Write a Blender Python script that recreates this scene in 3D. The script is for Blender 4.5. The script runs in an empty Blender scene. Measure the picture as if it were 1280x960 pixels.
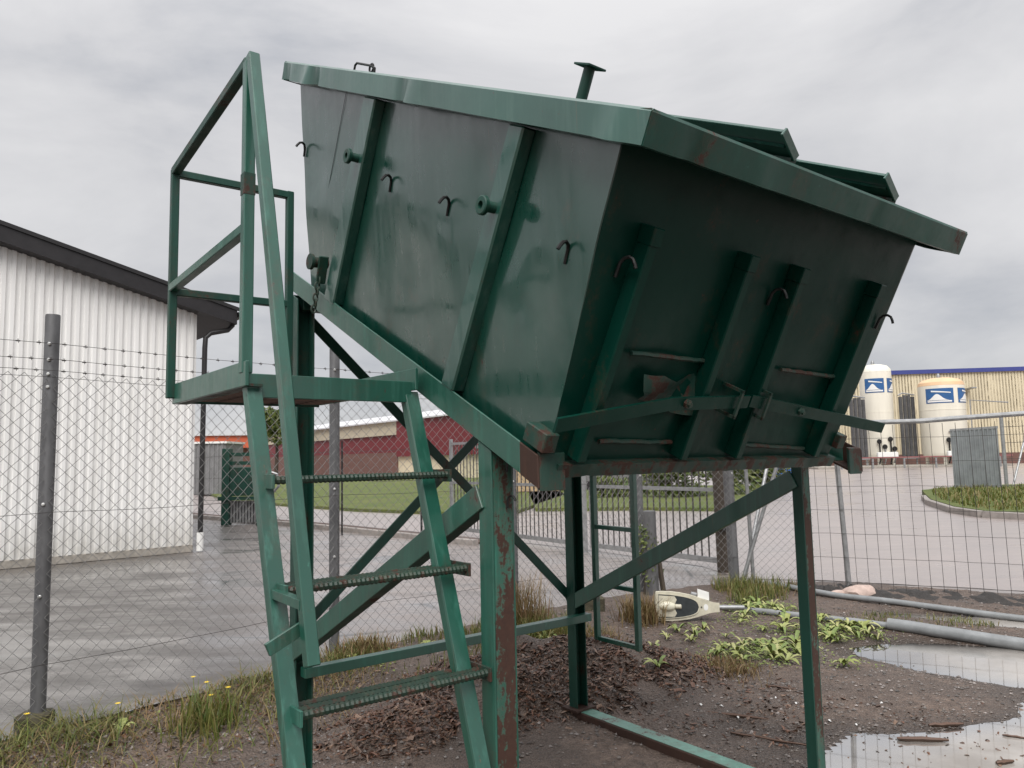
import bpy, bmesh, math, random
from math import sin, cos, radians, pi, sqrt, exp
from mathutils import Vector, Matrix, noise
random.seed(7)
V = Vector
sc = bpy.context.scene
COL = sc.collection

# ------------------------------------------------------------------ camera
CAM_H = 1.52
pitch, roll = radians(5.572), radians(1.176)
Fw = V((0, cos(pitch), sin(pitch))); U0 = V((0, -sin(pitch), cos(pitch))); R0 = V((1, 0, 0))
cr = R0*cos(roll) - U0*sin(roll); cu = R0*sin(roll) + U0*cos(roll)
cd = bpy.data.cameras.new('camera'); cam = bpy.data.objects.new('camera', cd); COL.objects.link(cam)
cd.sensor_fit = 'HORIZONTAL'; cd.sensor_width = 36; cd.lens = 36*954.809/1280
cd.clip_start = 0.05; cd.clip_end = 3000
cam.matrix_world = Matrix(((cr.x, cu.x, -Fw.x, 0), (cr.y, cu.y, -Fw.y, 0), (cr.z, cu.z, -Fw.z, CAM_H), (0, 0, 0, 1)))
sc.camera = cam

# ------------------------------------------------------------------ sky, sun, exposure
SUN_EL, SUN_AZ = radians(50), radians(-174)      # azimuth from +y towards +x: behind the camera, to the left
world = bpy.data.worlds.new('World'); sc.world = world; world.use_nodes = True
nt = world.node_tree; nt.nodes.clear()
def wn(t, **k):
    n_ = nt.nodes.new(t)
    for a_, b_ in k.items(): setattr(n_, a_, b_)
    return n_
out = wn('ShaderNodeOutputWorld'); mixs = wn('ShaderNodeMixShader')
bg1 = wn('ShaderNodeBackground'); bg2 = wn('ShaderNodeBackground')
sky = wn('ShaderNodeTexSky'); sky.sky_type = 'NISHITA'; sky.sun_disc = False
sky.sun_elevation = SUN_EL; sky.sun_rotation = SUN_AZ
nt.links.new(sky.outputs[0], bg1.inputs[0]); bg1.inputs[1].default_value = 0.07
tc = wn('ShaderNodeTexCoord'); mp = wn('ShaderNodeMapping'); mp.inputs['Scale'].default_value = (1.0, 1.0, 2.6)
mp.inputs['Location'].default_value = (0.3, 1.7, 0.2)
nz = wn('ShaderNodeTexNoise'); nz.inputs['Scale'].default_value = 2.1; nz.inputs['Detail'].default_value = 7; nz.inputs['Roughness'].default_value = 0.55
nz.inputs['Distortion'].default_value = 0.35
rp = wn('ShaderNodeValToRGB'); e = rp.color_ramp.elements
e[0].position = 0.31; e[0].color = (0.225, 0.230, 0.246, 1); e[1].position = 0.62; e[1].color = (0.350, 0.347, 0.350, 1)
m_ = rp.color_ramp.elements.new(0.46); m_.color = (0.300, 0.299, 0.306, 1)
nt.links.new(tc.outputs['Generated'], mp.inputs[0]); nt.links.new(mp.outputs[0], nz.inputs['Vector']); nt.links.new(nz.outputs[0], rp.inputs[0])
# overcast sky, nearly flat low down; zenith boosted to add light from above
sx = wn('ShaderNodeSeparateXYZ'); nt.links.new(tc.outputs['Generated'], sx.inputs[0])
mr = wn('ShaderNodeMapRange'); mr.inputs['From Min'].default_value = 0.0; mr.inputs['From Max'].default_value = 1.0
mr.inputs['To Min'].default_value = 1.06; mr.inputs['To Max'].default_value = 3.2
pw = wn('ShaderNodeMath', operation='POWER'); pw.inputs[1].default_value = 4.0; mxz = wn('ShaderNodeMath', operation='MAXIMUM'); mxz.inputs[1].default_value = 0.0
nt.links.new(sx.outputs['Z'], mxz.inputs[0]); nt.links.new(mxz.outputs[0], pw.inputs[0]); nt.links.new(pw.outputs[0], mr.inputs['Value'])
nt.links.new(rp.outputs[0], bg2.inputs[0]); nt.links.new(mr.outputs[0], bg2.inputs[1])
mixs.inputs[0].default_value = 0.95
nt.links.new(bg1.outputs[0], mixs.inputs[1]); nt.links.new(bg2.outputs[0], mixs.inputs[2]); nt.links.new(mixs.outputs[0], out.inputs[0])
sd = bpy.data.lights.new('sun', 'SUN'); sd.energy = 1.5; sd.angle = radians(40); sd.color = (1, 0.97, 0.93)
sun = bpy.data.objects.new('sun', sd); COL.objects.link(sun)
sdir = V((sin(SUN_AZ)*cos(SUN_EL), cos(SUN_AZ)*cos(SUN_EL), sin(SUN_EL)))
sun.rotation_euler = (-sdir).to_track_quat('-Z', 'Y').to_euler()
sc.view_settings.view_transform = 'Standard'; sc.view_settings.look = 'None'
sc.view_settings.exposure = 1.02; sc.view_settings.gamma = 1; sc.view_settings.use_curve_mapping = False
sc.render.engine = 'CYCLES'; sc.cycles.use_denoising = True
sc.cycles.max_bounces = 8; sc.cycles.caustics_reflective = False; sc.cycles.caustics_refractive = False

# ------------------------------------------------------------------ material helpers
class NT:
    def __init__(s, name):
        s.m = bpy.data.materials.new(name); s.m.use_nodes = True; s.t = s.m.node_tree
        s.b = s.t.nodes['Principled BSDF']; s.geo = None
    def n(s, t, **k):
        q = s.t.nodes.new(t)
        for a_, b_ in k.items(): setattr(q, a_, b_)
        return q
    def l(s, a_, b_): s.t.links.new(a_, b_)
    def pos(s, scale=(1, 1, 1), rot=(0, 0, 0)):
        if s.geo is None: s.geo = s.n('ShaderNodeNewGeometry')
        q = s.n('ShaderNodeMapping'); q.inputs['Scale'].default_value = scale; q.inputs['Rotation'].default_value = rot
        s.l(s.geo.outputs['Position'], q.inputs[0]); return q.outputs[0]
    def noise(s, scale, detail=5, rough=0.6, vec=None, dist=0):
        q = s.n('ShaderNodeTexNoise'); q.inputs['Scale'].default_value = scale; q.inputs['Detail'].default_value = detail
        q.inputs['Roughness'].default_value = rough; q.inputs['Distortion'].default_value = dist
        s.l(vec if vec is not None else s.pos(), q.inputs['Vector']); return q.outputs[0]
    def ramp(s, val, p0, p1, v0=0.0, v1=1.0):
        q = s.n('ShaderNodeMapRange'); q.inputs[1].default_value = p0; q.inputs[2].default_value = p1
        q.inputs[3].default_value = v0; q.inputs[4].default_value = v1; q.clamp = True
        s.l(val, q.inputs[0]); return q.outputs[0]
    def mix(s, fac, c0, c1):
        q = s.n('ShaderNodeMix'); q.data_type = 'RGBA'
        for v_, i in ((fac, 0), (c0, 6), (c1, 7)):
            if isinstance(v_, (int, float)): q.inputs[i].default_value = v_
            elif isinstance(v_, (tuple, list)): q.inputs[i].default_value = (*v_[:3], 1)
            else: s.l(v_, q.inputs[i])
        return q.outputs[2]
    def math(s, op, a_, b_):
        q = s.n('ShaderNodeMath'); q.operation = op
        for v_, i in ((a_, 0), (b_, 1)):
            if isinstance(v_, (int, float)): q.inputs[i].default_value = v_
            else: s.l(v_, q.inputs[i])
        return q.outputs[0]
    def bump(s, h, strength=0.3, dist=0.01, normal=None):
        q = s.n('ShaderNodeBump'); q.inputs['Strength'].default_value = strength; q.inputs['Distance'].default_value = dist
        s.l(h, q.inputs['Height'])
        if normal is not None: s.l(normal, q.inputs['Normal'])
        s.l(q.outputs[0], s.b.inputs['Normal']); return q.outputs[0]
    def col(s, c):
        if isinstance(c, (tuple, list)): s.b.inputs['Base Color'].default_value = (*c[:3], 1)
        else: s.l(c, s.b.inputs['Base Color'])
    def rough(s, r):
        if isinstance(r, (int, float)): s.b.inputs['Roughness'].default_value = r
        else: s.l(r, s.b.inputs['Roughness'])
    def metal(s, v_): s.b.inputs['Metallic'].default_value = v_

def sc3(c, k): return tuple(x*k for x in c)
RUST = (0.075, 0.030, 0.018)
def paint(name, base, pale, rust=0.0, rough=(0.25, 0.5), streak=0.35, wave=0.0, dirt=0.25, rscale=5.0, rstretch=(1, 1, 0.6), coat=0.0):
    q = NT(name)
    if coat:
        q.b.inputs['Coat Weight'].default_value = coat; q.b.inputs['Coat IOR'].default_value = 1.7; q.b.inputs['Coat Roughness'].default_value = 0.16; q.b.inputs['Specular IOR Level'].default_value = 0.8
    big = q.noise(1.6, 4, 0.6); mid = q.noise(9, 6, 0.65)
    st = q.noise(1.0, 6, 0.65, q.pos((26, 26, 1.6)))
    c = q.mix(q.ramp(big, 0.3, 0.7), base, sc3(base, 0.72))
    c = q.mix(q.ramp(st, 0.52, 0.72, 0, streak), c, pale)
    c = q.mix(q.ramp(mid, 0.55, 0.75, 0, dirt), c, sc3(base, 0.45))
    ch = q.noise(38, 4, 0.7, q.pos((1, 1, 0.55))); c = q.mix(q.ramp(ch, 0.685, 0.715, 0, 0.75), c, (0.055, 0.032, 0.022)); c = q.mix(q.ramp(ch, 0.285, 0.31, 0.5, 0), c, pale)
    r = q.ramp(q.math('ADD', mid, st), 0.7, 1.3, rough[0], rough[1])
    if rust > 0:
        rn = q.math('ADD', q.math('MULTIPLY', q.noise(rscale, 9, 0.68, q.pos(rstretch)), 0.80), q.math('MULTIPLY', q.noise(70, 4, 0.7), 0.20)); rm = q.ramp(rn, 0.705-rust, 0.740-rust)
        halo = q.ramp(rn, 0.63-rust, 0.73-rust, 0, 0.55)
        edge = q.ramp(rn, 0.70-rust, 0.72-rust)
        rc = q.mix(q.noise(40, 5, 0.7), (0.026, 0.012, 0.009), (0.085, 0.038, 0.024))
        c = q.mix(halo, c, q.mix(st, sc3(base, 0.5), (0.085, 0.048, 0.028))); c = q.mix(q.math('MULTIPLY', edge, 0.25), c, pale); c = q.mix(rm, c, rc)
        q.rough(q.math('MAXIMUM', r, q.math('MULTIPLY', rm, 0.75)))
        h = q.math('SUBTRACT', mid, q.math('MULTIPLY', rm, 0.6))
    else:
        q.rough(r); h = mid
    if coat:
        q.l(q.ramp(q.math('ADD', st, q.math('MULTIPLY', big, 0.7)), 0.70, 1.0, 0.05, 0.26), q.b.inputs['Coat Roughness'])
        run = q.noise(1.0, 3, 0.5, q.pos((75, 75, 0.9))); c = q.mix(q.ramp(run, 0.73, 0.78, 0, 0.6), c, (0.13, 0.07, 0.035))
    q.col(c)
    if wave:
        bn = q.n('ShaderNodeBump'); bn.inputs['Strength'].default_value = wave; bn.inputs['Distance'].default_value = 0.05
        q.l(q.noise(2.2, 2, 0.4), bn.inputs['Height'])
        q.bump(h, 0.06, 0.006, bn.outputs[0])
    else: q.bump(h, 0.12, 0.006)
    return q.m
M_SPEC = 0.18
def plain(name, c, rough=0.6, metal=0.0, var=0.25, scale=8, bump=0.1, dist=0.01, stretch=(1, 1, 1)):
    q = NT(name); nn = q.noise(scale, 6, 0.65, q.pos(stretch))
    q.col(q.mix(q.ramp(nn, 0.3, 0.7), sc3(c, 1-var), sc3(c, 1+var*0.5))); q.rough(rough); q.metal(metal)
    if bump: q.bump(nn, bump, dist)
    return q.m
def island(name, cols, rough=0.7, trans=0.0):
    """each loose piece of the mesh takes its own colour from the list"""
    q = NT(name); q.geo = q.n('ShaderNodeNewGeometry'); rpn = q.n('ShaderNodeValToRGB'); rpn.color_ramp.interpolation = 'LINEAR'
    el = rpn.color_ramp.elements
    while len(el) < len(cols): el.new(0.5)
    for i, c in enumerate(cols): el[i].position = i/(len(cols)-1); el[i].color = (*c, 1)
    q.l(q.geo.outputs['Random Per Island'], rpn.inputs[0]); q.col(rpn.outputs[0]); q.rough(rough)
    if trans:
        q.b.inputs['Subsurface Weight'].default_value = 0.0
        tr = q.n('ShaderNodeBsdfTranslucent'); q.l(rpn.outputs[0], tr.inputs[0])
        ms = q.n('ShaderNodeMixShader'); ms.inputs[0].default_value = trans
        q.l(q.b.outputs[0], ms.inputs[1]); q.l(tr.outputs[0], ms.inputs[2])
        q.l(ms.outputs[0], q.t.nodes['Material Output'].inputs[0])
    return q.m

G_BASE = (0.010, 0.088, 0.058); G_PALE = (0.075, 0.20, 0.15)
M = {}
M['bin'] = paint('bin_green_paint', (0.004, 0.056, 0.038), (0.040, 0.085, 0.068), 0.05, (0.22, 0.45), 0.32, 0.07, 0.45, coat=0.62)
M['rib'] = paint('rib_green_paint', (0.014, 0.088, 0.066), (0.09, 0.16, 0.14), 0.05, (0.25, 0.45), 0.6, 0, 0.4, coat=0.6)
M['bin_front_shaded'] = paint('bin_paint_shaded', (0.0018, 0.038, 0.026), (0.008, 0.040, 0.029), 0.075, (0.3, 0.5), 0.2, 0.05, 0.4, 7.0)  # darker copy of the bin paint; the tilted front's shade is in its colour
M['bin_front_shaded'].node_tree.nodes['Principled BSDF'].inputs['Specular IOR Level'].default_value = M_SPEC
M['rim'] = paint('rim_paint', (0.012, 0.092, 0.066), (0.075, 0.16, 0.13), 0.05, (0.3, 0.55), 0.4, 0.05, coat=0.5)
M['green'] = paint('green_paint', (0.006, 0.092, 0.060), (0.045, 0.21, 0.155), 0.09, (0.3, 0.55), 0.4, coat=0.35)
M['green_dark'] = paint('green_paint_darker', (0.008, 0.060, 0.042), (0.03, 0.12, 0.09), 0.12, (0.35, 0.6), 0.3)  # darker, rougher, rustier variant of the green paint
M['green_worn'] = paint('green_paint_worn', (0.008, 0.095, 0.064), (0.08, 0.27, 0.21), 0.155, (0.35, 0.6), 0.5, 0, 0.4, 4, (1, 1, 0.45), coat=0.3)
M['peel'] = paint('green_paint_peeling_to_rust', (0.03, 0.16, 0.115), (0.12, 0.33, 0.26), 0.236, (0.4, 0.6), 0.6, 0, 0.3, 4.2, (1.6, 1.6, 0.5))
M['peel_more'] = paint('green_paint_mostly_rusted', (0.025, 0.13, 0.095), (0.12, 0.30, 0.23), 0.228, (0.4, 0.6), 0.5, 0, 0.3, 4.0, (1.2, 1.2, 0.5))
M['peel_light'] = paint('pale_green_paint_flaking', (0.10, 0.26, 0.20), (0.2, 0.42, 0.34), 0.15, (0.35, 0.6), 0.5, 0, 0.3, 6, (1, 1, 1), coat=0.3)
M['rust'] = paint('rusted_steel', (0.050, 0.024, 0.016), (0.11, 0.05, 0.03), 0.0, (0.6, 0.85), 0.4, 0, 0.5)
M['rust_green'] = paint('rusted_green_steel', (0.012, 0.055, 0.04), (0.05, 0.08, 0.06), 0.19, (0.45, 0.7), 0.4, 0, 0.5, 16)
M['rebar'] = paint('rebar_green_worn', (0.020, 0.050, 0.034), (0.075, 0.085, 0.055), 0.15, (0.35, 0.6), 0.6, 0, 0.5, 26, (1, 1, 1))
M['dark_steel'] = plain('dark_bare_steel', (0.03, 0.03, 0.03), 0.45, 0.6, 0.4, 30)
M['galv'] = plain('galvanised_steel', (0.34, 0.345, 0.35), 0.45, 0.55, 0.3, 14, 0.06)
M['post'] = plain('weathered_galvanised_post', (0.15, 0.15, 0.155), 0.5, 0.25, 0.35, 9, 0.1, 0.01, (1, 1, 0.5))
M['wire'] = plain('dull_fence_wire', (0.26, 0.255, 0.25), 0.45, 0.3, 0.25, 40, 0)
M['wire_dark'] = plain('dark_fence_wire', (0.07, 0.062, 0.06), 0.55, 0.3, 0.3, 40, 0)
M['bolt'] = plain('bright_zinc_bolt', (0.7, 0.7, 0.68), 0.3, 0.5, 0.1, 60, 0)
M['black'] = plain('black_paint', (0.018, 0.017, 0.018), 0.45, 0.1, 0.3, 12)
M['roof'] = plain('black_roof_steel', (0.022, 0.020, 0.022), 0.5, 0.2, 0.3, 6)
q = NT('white_coated_steel'); w1 = q.noise(1.0, 5, 0.6, q.pos((9, 9, 0.5))); w2 = q.noise(5, 6, 0.7); zz_ = q.n('ShaderNodeSeparateXYZ'); q.l(q.pos(), zz_.inputs[0])
c = q.mix(q.ramp(w1, 0.45, 0.75, 0, 0.5), (0.86, 0.855, 0.84), (0.66, 0.65, 0.62)); splash = q.math('MULTIPLY', q.ramp(zz_.outputs['Z'], 0.15, 0.75, 1, 0), q.ramp(w2, 0.3, 0.7, 0.15, 0.75)); c = q.mix(splash, c, (0.44, 0.42, 0.37)); q.col(c); q.rough(0.45); M['white_wall'] = q.m
M['concrete'] = plain('concrete', (0.36, 0.33, 0.29), 0.85, 0, 0.35, 10, 0.3)
M['mossy'] = plain('mossy_concrete', (0.085, 0.075, 0.048), 0.9, 0, 0.5, 18, 0.6, 0.02)
M['timber'] = plain('tan_timber', (0.50, 0.36, 0.21), 0.75, 0, 0.2, 6, 0.2, 0.01, (5, 5, 0.6))
M['wood_dark'] = plain('brown_creosoted_wood', (0.055, 0.042, 0.032), 0.85, 0, 0.4, 12, 0.3, 0.01, (3, 3, 0.4))
M['red'] = plain('dark_red_cladding', (0.165, 0.020, 0.026), 0.55, 0, 0.15, 1, 0)
M['orange'] = plain('orange_fascia', (0.56, 0.115, 0.05), 0.5, 0, 0.1, 1, 0)
M['beige'] = plain('beige_fascia', (0.52, 0.46, 0.35), 0.6, 0, 0.1, 1, 0)
M['pale_roof'] = plain('pale_grey_roof', (0.62, 0.62, 0.64), 0.55, 0, 0.1, 1, 0)
M['brown_brick'] = plain('brown_brick_far', (0.16, 0.085, 0.07), 0.8, 0, 0.25, 3, 0)
M['cream_wall'] = plain('cream_corrugated_steel', (0.68, 0.60, 0.43), 0.55, 0, 0.14, 0.25, 0)
M['blue'] = plain('dark_blue_paint', (0.045, 0.06, 0.24), 0.45, 0, 0.1, 1, 0)
M['logo_blue'] = plain('sign_blue', (0.028, 0.115, 0.30), 0.4, 0, 0.25, 1.2, 0)
M['tank'] = plain('cream_tank_paint', (0.80, 0.765, 0.66), 0.45, 0, 0.10, 0.7, 0, 0, (2, 2, 0.3))
M['tank_orange'] = plain('orange_tank_dome', (0.74, 0.50, 0.30), 0.5, 0, 0.12, 0.8, 0)
M['vapor'] = plain('dull_aluminium_fins', (0.20, 0.20, 0.205), 0.5, 0.5, 0.3, 2, 0)
M['grey_wall'] = plain('grey_cladding', (0.20, 0.20, 0.205), 0.65, 0, 0.2, 2, 0)
M['sheet'] = plain('galvanised_sheet', (0.30, 0.32, 0.33), 0.45, 0.5, 0.25, 2.5, 0)
M['lamp_shell'] = plain('weathered_cream_plastic', (0.60, 0.565, 0.45), 0.5, 0, 0.25, 14, 0.1)
M['lamp_in'] = plain('dark_reflector', (0.055, 0.062, 0.066), 0.3, 0.5, 0.3, 20, 0)
M['white'] = plain('white_paint', (0.8, 0.8, 0.78), 0.45, 0, 0.08, 20, 0)
M['pipe'] = plain('grey_plastic_pipe', (0.23, 0.24, 0.245), 0.32, 0, 0.25, 10, 0.05)
M['stone'] = plain('pink_granite', (0.50, 0.38, 0.33), 0.7, 0, 0.3, 16, 0.4, 0.02)
M['red_rail'] = plain('red_barrier_paint', (0.26, 0.10, 0.10), 0.6, 0, 0.1, 1, 0)
M['blue_far'] = plain('bright_blue_steel', (0.035, 0.15, 0.5), 0.45, 0, 0.1, 1, 0)
M['stick'] = island('wet_stick_bark', [(0.05, 0.03, 0.02), (0.11, 0.06, 0.04)], 0.6)
# glass and water
q = NT('lamp_glass'); q.col((0.9, 0.92, 0.9)); q.rough(0.08); q.b.inputs['Transmission Weight'].default_value = 0.9; q.b.inputs['IOR'].default_value = 1.45; M['glass'] = q.m
q = NT('milky_bulb'); q.col((0.75, 0.72, 0.58)); q.rough(0.2); M['bulb'] = q.m
q = NT('puddle_water'); q.col(q.mix(q.ramp(q.noise(1.4, 5, 0.6), 0.35, 0.7), (0.26, 0.235, 0.21), (0.46, 0.43, 0.40))); q.b.inputs['IOR'].default_value = 1.33
q.rough(q.ramp(q.noise(3, 4, 0.6), 0.5, 0.8, 0.01, 0.06)); q.bump(q.noise(18, 3, 0.5), 0.02, 0.004); q.b.inputs['Specular IOR Level'].default_value = 0.9
dp_ = q.n('ShaderNodeAttribute'); dp_.attribute_name = 'depth'; tb_ = q.n('ShaderNodeBsdfTransparent'); gl_ = q.n('ShaderNodeBsdfGlossy'); gl_.inputs['Roughness'].default_value = 0.03
fr_ = q.n('ShaderNodeFresnel'); fr_.inputs['IOR'].default_value = 1.4; m1_ = q.n('ShaderNodeMixShader'); m2_ = q.n('ShaderNodeMixShader')
q.l(fr_.outputs[0], m1_.inputs[0]); q.l(tb_.outputs[0], m1_.inputs[1]); q.l(gl_.outputs[0], m1_.inputs[2])
q.l(q.ramp(q.math('ADD', dp_.outputs['Fac'], q.math('MULTIPLY', q.noise(7, 5, 0.65), 0.012)), 0.006, 0.040), m2_.inputs[0]); q.l(m1_.outputs[0], m2_.inputs[1]); q.l(q.b.outputs[0], m2_.inputs[2]); q.l(m2_.outputs[0], q.t.nodes['Material Output'].inputs[0]); M['water'] = q.m
# wet asphalt
q = NT('wet_asphalt')
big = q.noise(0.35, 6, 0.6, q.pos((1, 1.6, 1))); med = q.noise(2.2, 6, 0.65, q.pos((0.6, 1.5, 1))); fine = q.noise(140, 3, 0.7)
c = q.mix(q.ramp(fine, 0.3, 0.7), (0.030, 0.026, 0.024), (0.088, 0.076, 0.069)); sp_ = q.n('ShaderNodeSeparateXYZ'); q.l(q.pos(), sp_.inputs[0]); sheen_d = q.math('ADD', q.math('ADD', q.math('MULTIPLY', sp_.outputs['X'], 0.906), q.math('MULTIPLY', sp_.outputs['Y'], 0.423)), q.math('MULTIPLY', big, 2.4)); c = q.mix(q.ramp(sheen_d, 1.2, 3.2), c, q.mix(fine, (0.17, 0.145, 0.135), (0.33, 0.285, 0.265))); c = q.mix(q.ramp(med, 0.45, 0.7, 0, 0.6), c, (0.13, 0.112, 0.102)); trk = q.noise(1.0, 5, 0.62, q.pos((0.18, 2.2, 1), (0, 0, radians(-6)))); c = q.mix(q.ramp(trk, 0.53, 0.68, 0, 0.6), c, (0.055, 0.05, 0.047))  # sky sheen painted in: base colour lightens towards the right and far side
vc = q.n('ShaderNodeTexVoronoi'); vc.feature = 'DISTANCE_TO_EDGE'; vc.inputs['Scale'].default_value = 0.55; q.l(q.pos((1, 1, 0)), vc.inputs['Vector']); ck = q.math('MULTIPLY', q.ramp(vc.outputs['Distance'], 0.004, 0.016, 1, 0), q.ramp(big, 0.5, 0.6)); c = q.mix(ck, c, (0.03, 0.027, 0.025)); q.col(c)
q.rough(q.ramp(q.math('ADD', big, q.math('MULTIPLY', med, 0.6)), 0.62, 0.98, 0.5, 0.3)); q.b.inputs['Specular IOR Level'].default_value = 0.6
q.l(q.ramp(q.math('ADD', big, med), 0.85, 1.15, 0.35, 1.0), q.b.inputs['Coat Weight']); q.b.inputs['Coat IOR'].default_value = 1.5
q.l(q.ramp(q.math('ADD', big, q.math('MULTIPLY', med, 0.6)), 0.66, 0.92, 0.48, 0.15), q.b.inputs['Coat Roughness'])
b1_ = q.n('ShaderNodeBump'); b1_.inputs['Strength'].default_value = 0.25; b1_.inputs['Distance'].default_value = 0.02; q.l(q.noise(3.5, 5, 0.6, q.pos((0.5, 1.4, 1))), b1_.inputs['Height']); q.bump(fine, 0.10, 0.003, b1_.outputs[0]); M['asphalt'] = q.m
q = NT('wet_pink_road'); big = q.noise(0.25, 6, 0.6, q.pos((1, 1.8, 1))); med = q.noise(1.6, 6, 0.65, q.pos((0.5, 1.6, 1))); fine = q.noise(120, 3, 0.7); trk = q.noise(1.0, 4, 0.6, q.pos((0.12, 1.6, 1), (0, 0, radians(-28))))
c = q.mix(q.ramp(fine, 0.3, 0.7), (0.22, 0.185, 0.172), (0.38, 0.325, 0.305)); c = q.mix(q.ramp(med, 0.45, 0.7, 0, 0.5), c, (0.37, 0.30, 0.275)); c = q.mix(q.ramp(trk, 0.56, 0.72, 0, 0.5), c, (0.15, 0.135, 0.13)); q.col(c)
q.rough(0.5); q.b.inputs['Coat Weight'].default_value = 1.0; q.b.inputs['Coat IOR'].default_value = 1.5; q.l(q.ramp(q.math('ADD', big, q.math('MULTIPLY', med, 0.6)), 0.62, 0.95, 0.45, 0.25), q.b.inputs['Coat Roughness']); q.bump(fine, 0.10, 0.003); M['road'] = q.m
# damp soil with gravel
q = NT('damp_soil')
n1 = q.noise(1.3, 6, 0.6); n2 = q.noise(14, 8, 0.7); vo = q.n('ShaderNodeTexVoronoi'); vo.inputs['Scale'].default_value = 55; q.l(q.pos(), vo.inputs['Vector'])
c = q.mix(q.ramp(n1, 0.35, 0.65), (0.10, 0.076, 0.062), (0.26, 0.190, 0.150)); c = q.mix(q.ramp(n2, 0.35, 0.7), sc3((0.125, 0.088, 0.068), 0.7), c)
c = q.mix(q.ramp(vo.outputs['Distance'], 0.05, 0.30, 0.6, 0), c, (0.27, 0.215, 0.195)); q.col(c)
sz_ = q.n('ShaderNodeSeparateXYZ'); q.l(q.pos(), sz_.inputs[0]); dmp = q.math('MULTIPLY', q.ramp(sz_.outputs['Z'], -0.045, -0.018, 1, 0), q.ramp(sz_.outputs['X'], 0.9, 1.5)); c = q.mix(q.math('MULTIPLY', dmp, 0.55), c, (0.035, 0.029, 0.025)); q.col(c)
q.rough(q.math('MULTIPLY', q.ramp(n1, 0.35, 0.68, 0.42, 0.75), q.ramp(dmp, 0, 1, 1, 0.45))); q.bump(q.math('ADD', n2, q.math('MULTIPLY', vo.outputs['Distance'], 0.8)), 0.9, 0.03); M['soil'] = q.m
q = NT('grass_turf'); n1 = q.noise(0.7, 6, 0.65); n2 = q.noise(9, 6, 0.7)
c = q.mix(q.ramp(n1, 0.35, 0.65), (0.085, 0.125, 0.020), (0.15, 0.165, 0.040)); c = q.mix(q.ramp(n2, 0.4, 0.7, 0, 0.6), c, (0.05, 0.075, 0.015)); q.col(c); q.rough(0.8); q.bump(n2, 0.8, 0.1); M['turf'] = q.m
M['dark_soil'] = plain('dark_wet_earth', (0.030, 0.025, 0.022), 0.6, 0, 0.5, 22, 0.8, 0.03)
M['kerb'] = plain('granite_kerb', (0.30, 0.27, 0.25), 0.75, 0, 0.3, 6, 0.2)
M['soil_strip'] = plain('brown_soil_strip', (0.10, 0.062, 0.050), 0.8, 0, 0.4, 6, 0.3, 0.02)
M['grass'] = island('grass_blades', [(0.06, 0.09, 0.016), (0.11, 0.15, 0.03), (0.22, 0.21, 0.06), (0.09, 0.11, 0.02), (0.28, 0.20, 0.09), (0.13, 0.16, 0.03)], 0.55, 0.3)
M['drygrass'] = island('dry_grass_blades', [(0.20, 0.13, 0.06), (0.30, 0.21, 0.11), (0.13, 0.11, 0.03), (0.22, 0.12, 0.06)], 0.7, 0.2)
M['weed'] = island('weed_leaves', [(0.16, 0.24, 0.055), (0.27, 0.33, 0.10), (0.22, 0.28, 0.07), (0.33, 0.36, 0.13)], 0.5, 0.25)
M['flower'] = plain('yellow_petals', (0.75, 0.52, 0.03), 0.6, 0, 0.1, 30, 0)
M['foliage'] = island('shrub_leaves', [(0.05, 0.09, 0.02), (0.10, 0.14, 0.03), (0.17, 0.19, 0.05), (0.07, 0.10, 0.03)], 0.6, 0.25)
M['chips'] = island('bark_chips', [(0.026, 0.014, 0.009), (0.10, 0.044, 0.024), (0.17, 0.078, 0.044), (0.045, 0.024, 0.014), (0.25, 0.16, 0.11), (0.07, 0.034, 0.020), (0.03, 0.017, 0.011)], 0.4)
M['pebbles'] = island('pebbles', [(0.06, 0.055, 0.05), (0.12, 0.105, 0.095), (0.20, 0.17, 0.15), (0.07, 0.06, 0.055), (0.34, 0.30, 0.28)], 0.5)
M['bark'] = plain('tree_bark', (0.07, 0.055, 0.04), 0.85, 0, 0.4, 10, 0.4)

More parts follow.
